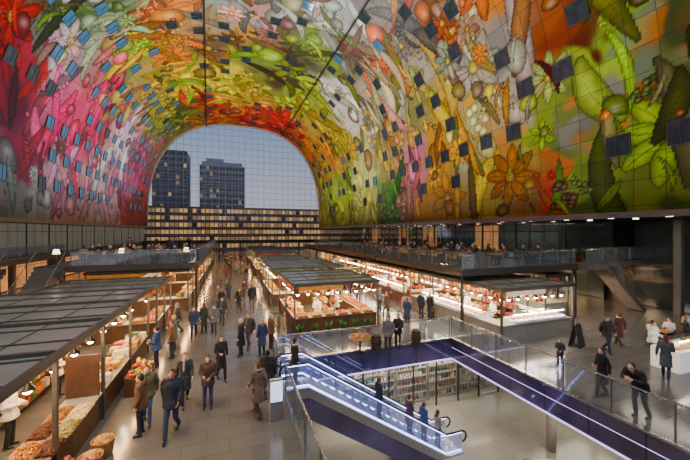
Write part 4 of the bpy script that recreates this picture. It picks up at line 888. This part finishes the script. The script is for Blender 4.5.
# ------------------------------------------------------------------ lights and world
def area(loc,rot,sx,sy,e,c):
    l=bpy.data.lights.new('area','AREA'); l.shape='RECTANGLE'; l.size=sx;l.size_y=sy;l.energy=e;l.color=c; o=bpy.data.objects.new('flood_light',l); COL.objects.link(o); o.location=loc;o.rotation_euler=rot; return o
for y in (10,24,38,52,66): 
    area((-2.0,y,7.6),(math.pi,0,0),2.5,5,2500,(1,.97,.93)); area((9.5,y,7.6),(math.pi,0,0),2.5,5,2000,(1,.97,.93))  # unseen upward lights added in mid-air to brighten the vault
for x,y,e in ((2,2,9000),(12,4,8000),(-8,6,6000)):
    l=bpy.data.lights.new('spot','SPOT'); l.energy=e*1.1;l.spot_size=math.radians(85);l.spot_blend=.8;l.shadow_soft_size=.3;l.color=(1,.94,.86); o=bpy.data.objects.new('spot_light',l); COL.objects.link(o); o.location=(x,y,27); d=Vector((x*.6+1,y+14,0))-Vector(o.location); o.rotation_euler=d.to_track_quat('-Z','Y').to_euler()  # added spots above the view, lighting the floor; no real fixtures
for y in (12,24,40,58): area((26,y,6.6),(0,0,0),.5,5,200,(1,.85,.65))  # lights added under the right soffit to brighten the dark recess
for y in (20,34,48,64): area((-19,y,6.6),(0,0,0),.5,5,200,(1,.9,.8))  # same added fill for the left recess
area((8.5,15.25,-1.15),(0,0,0),8,.5,260,(1,.9,.76)); area((13,8,-1.1),(0,0,0),3,3,130,(1,.92,.8)); area((18,12,-1.1),(0,0,0),4,3,150,(1,.92,.8)); area((3.2,8,-1.2),(0,0,0),1.5,3,50,(.8,.78,1))  # fill added below, the first one to brighten the bottle shelving
w=bpy.data.worlds.new('w'); SC.world=w; w.use_nodes=True; nt=w.node_tree; bg=nt.nodes['Background']
tc=nt.nodes.new('ShaderNodeTexCoord'); sp=nt.nodes.new('ShaderNodeSeparateXYZ'); rp=nt.nodes.new('ShaderNodeValToRGB')
nt.links.new(tc.outputs['Generated'],sp.inputs[0]); nt.links.new(sp.outputs[2],rp.inputs[0]); nt.links.new(rp.outputs[0],bg.inputs[0])
cr=rp.color_ramp; cr.elements[0].position=0; cr.elements[0].color=hexc('#d8ccd4')+[1]; cr.elements[1].position=.6; cr.elements[1].color=hexc('#5078b8')+[1]; e=cr.elements.new(.15); e.color=hexc('#b4bed4')+[1]; e=cr.elements.new(.32); e.color=hexc('#84a0d0')+[1]
bg.inputs[1].default_value=.85
print('objects',len(bpy.data.objects),'t',time.time()-T0)
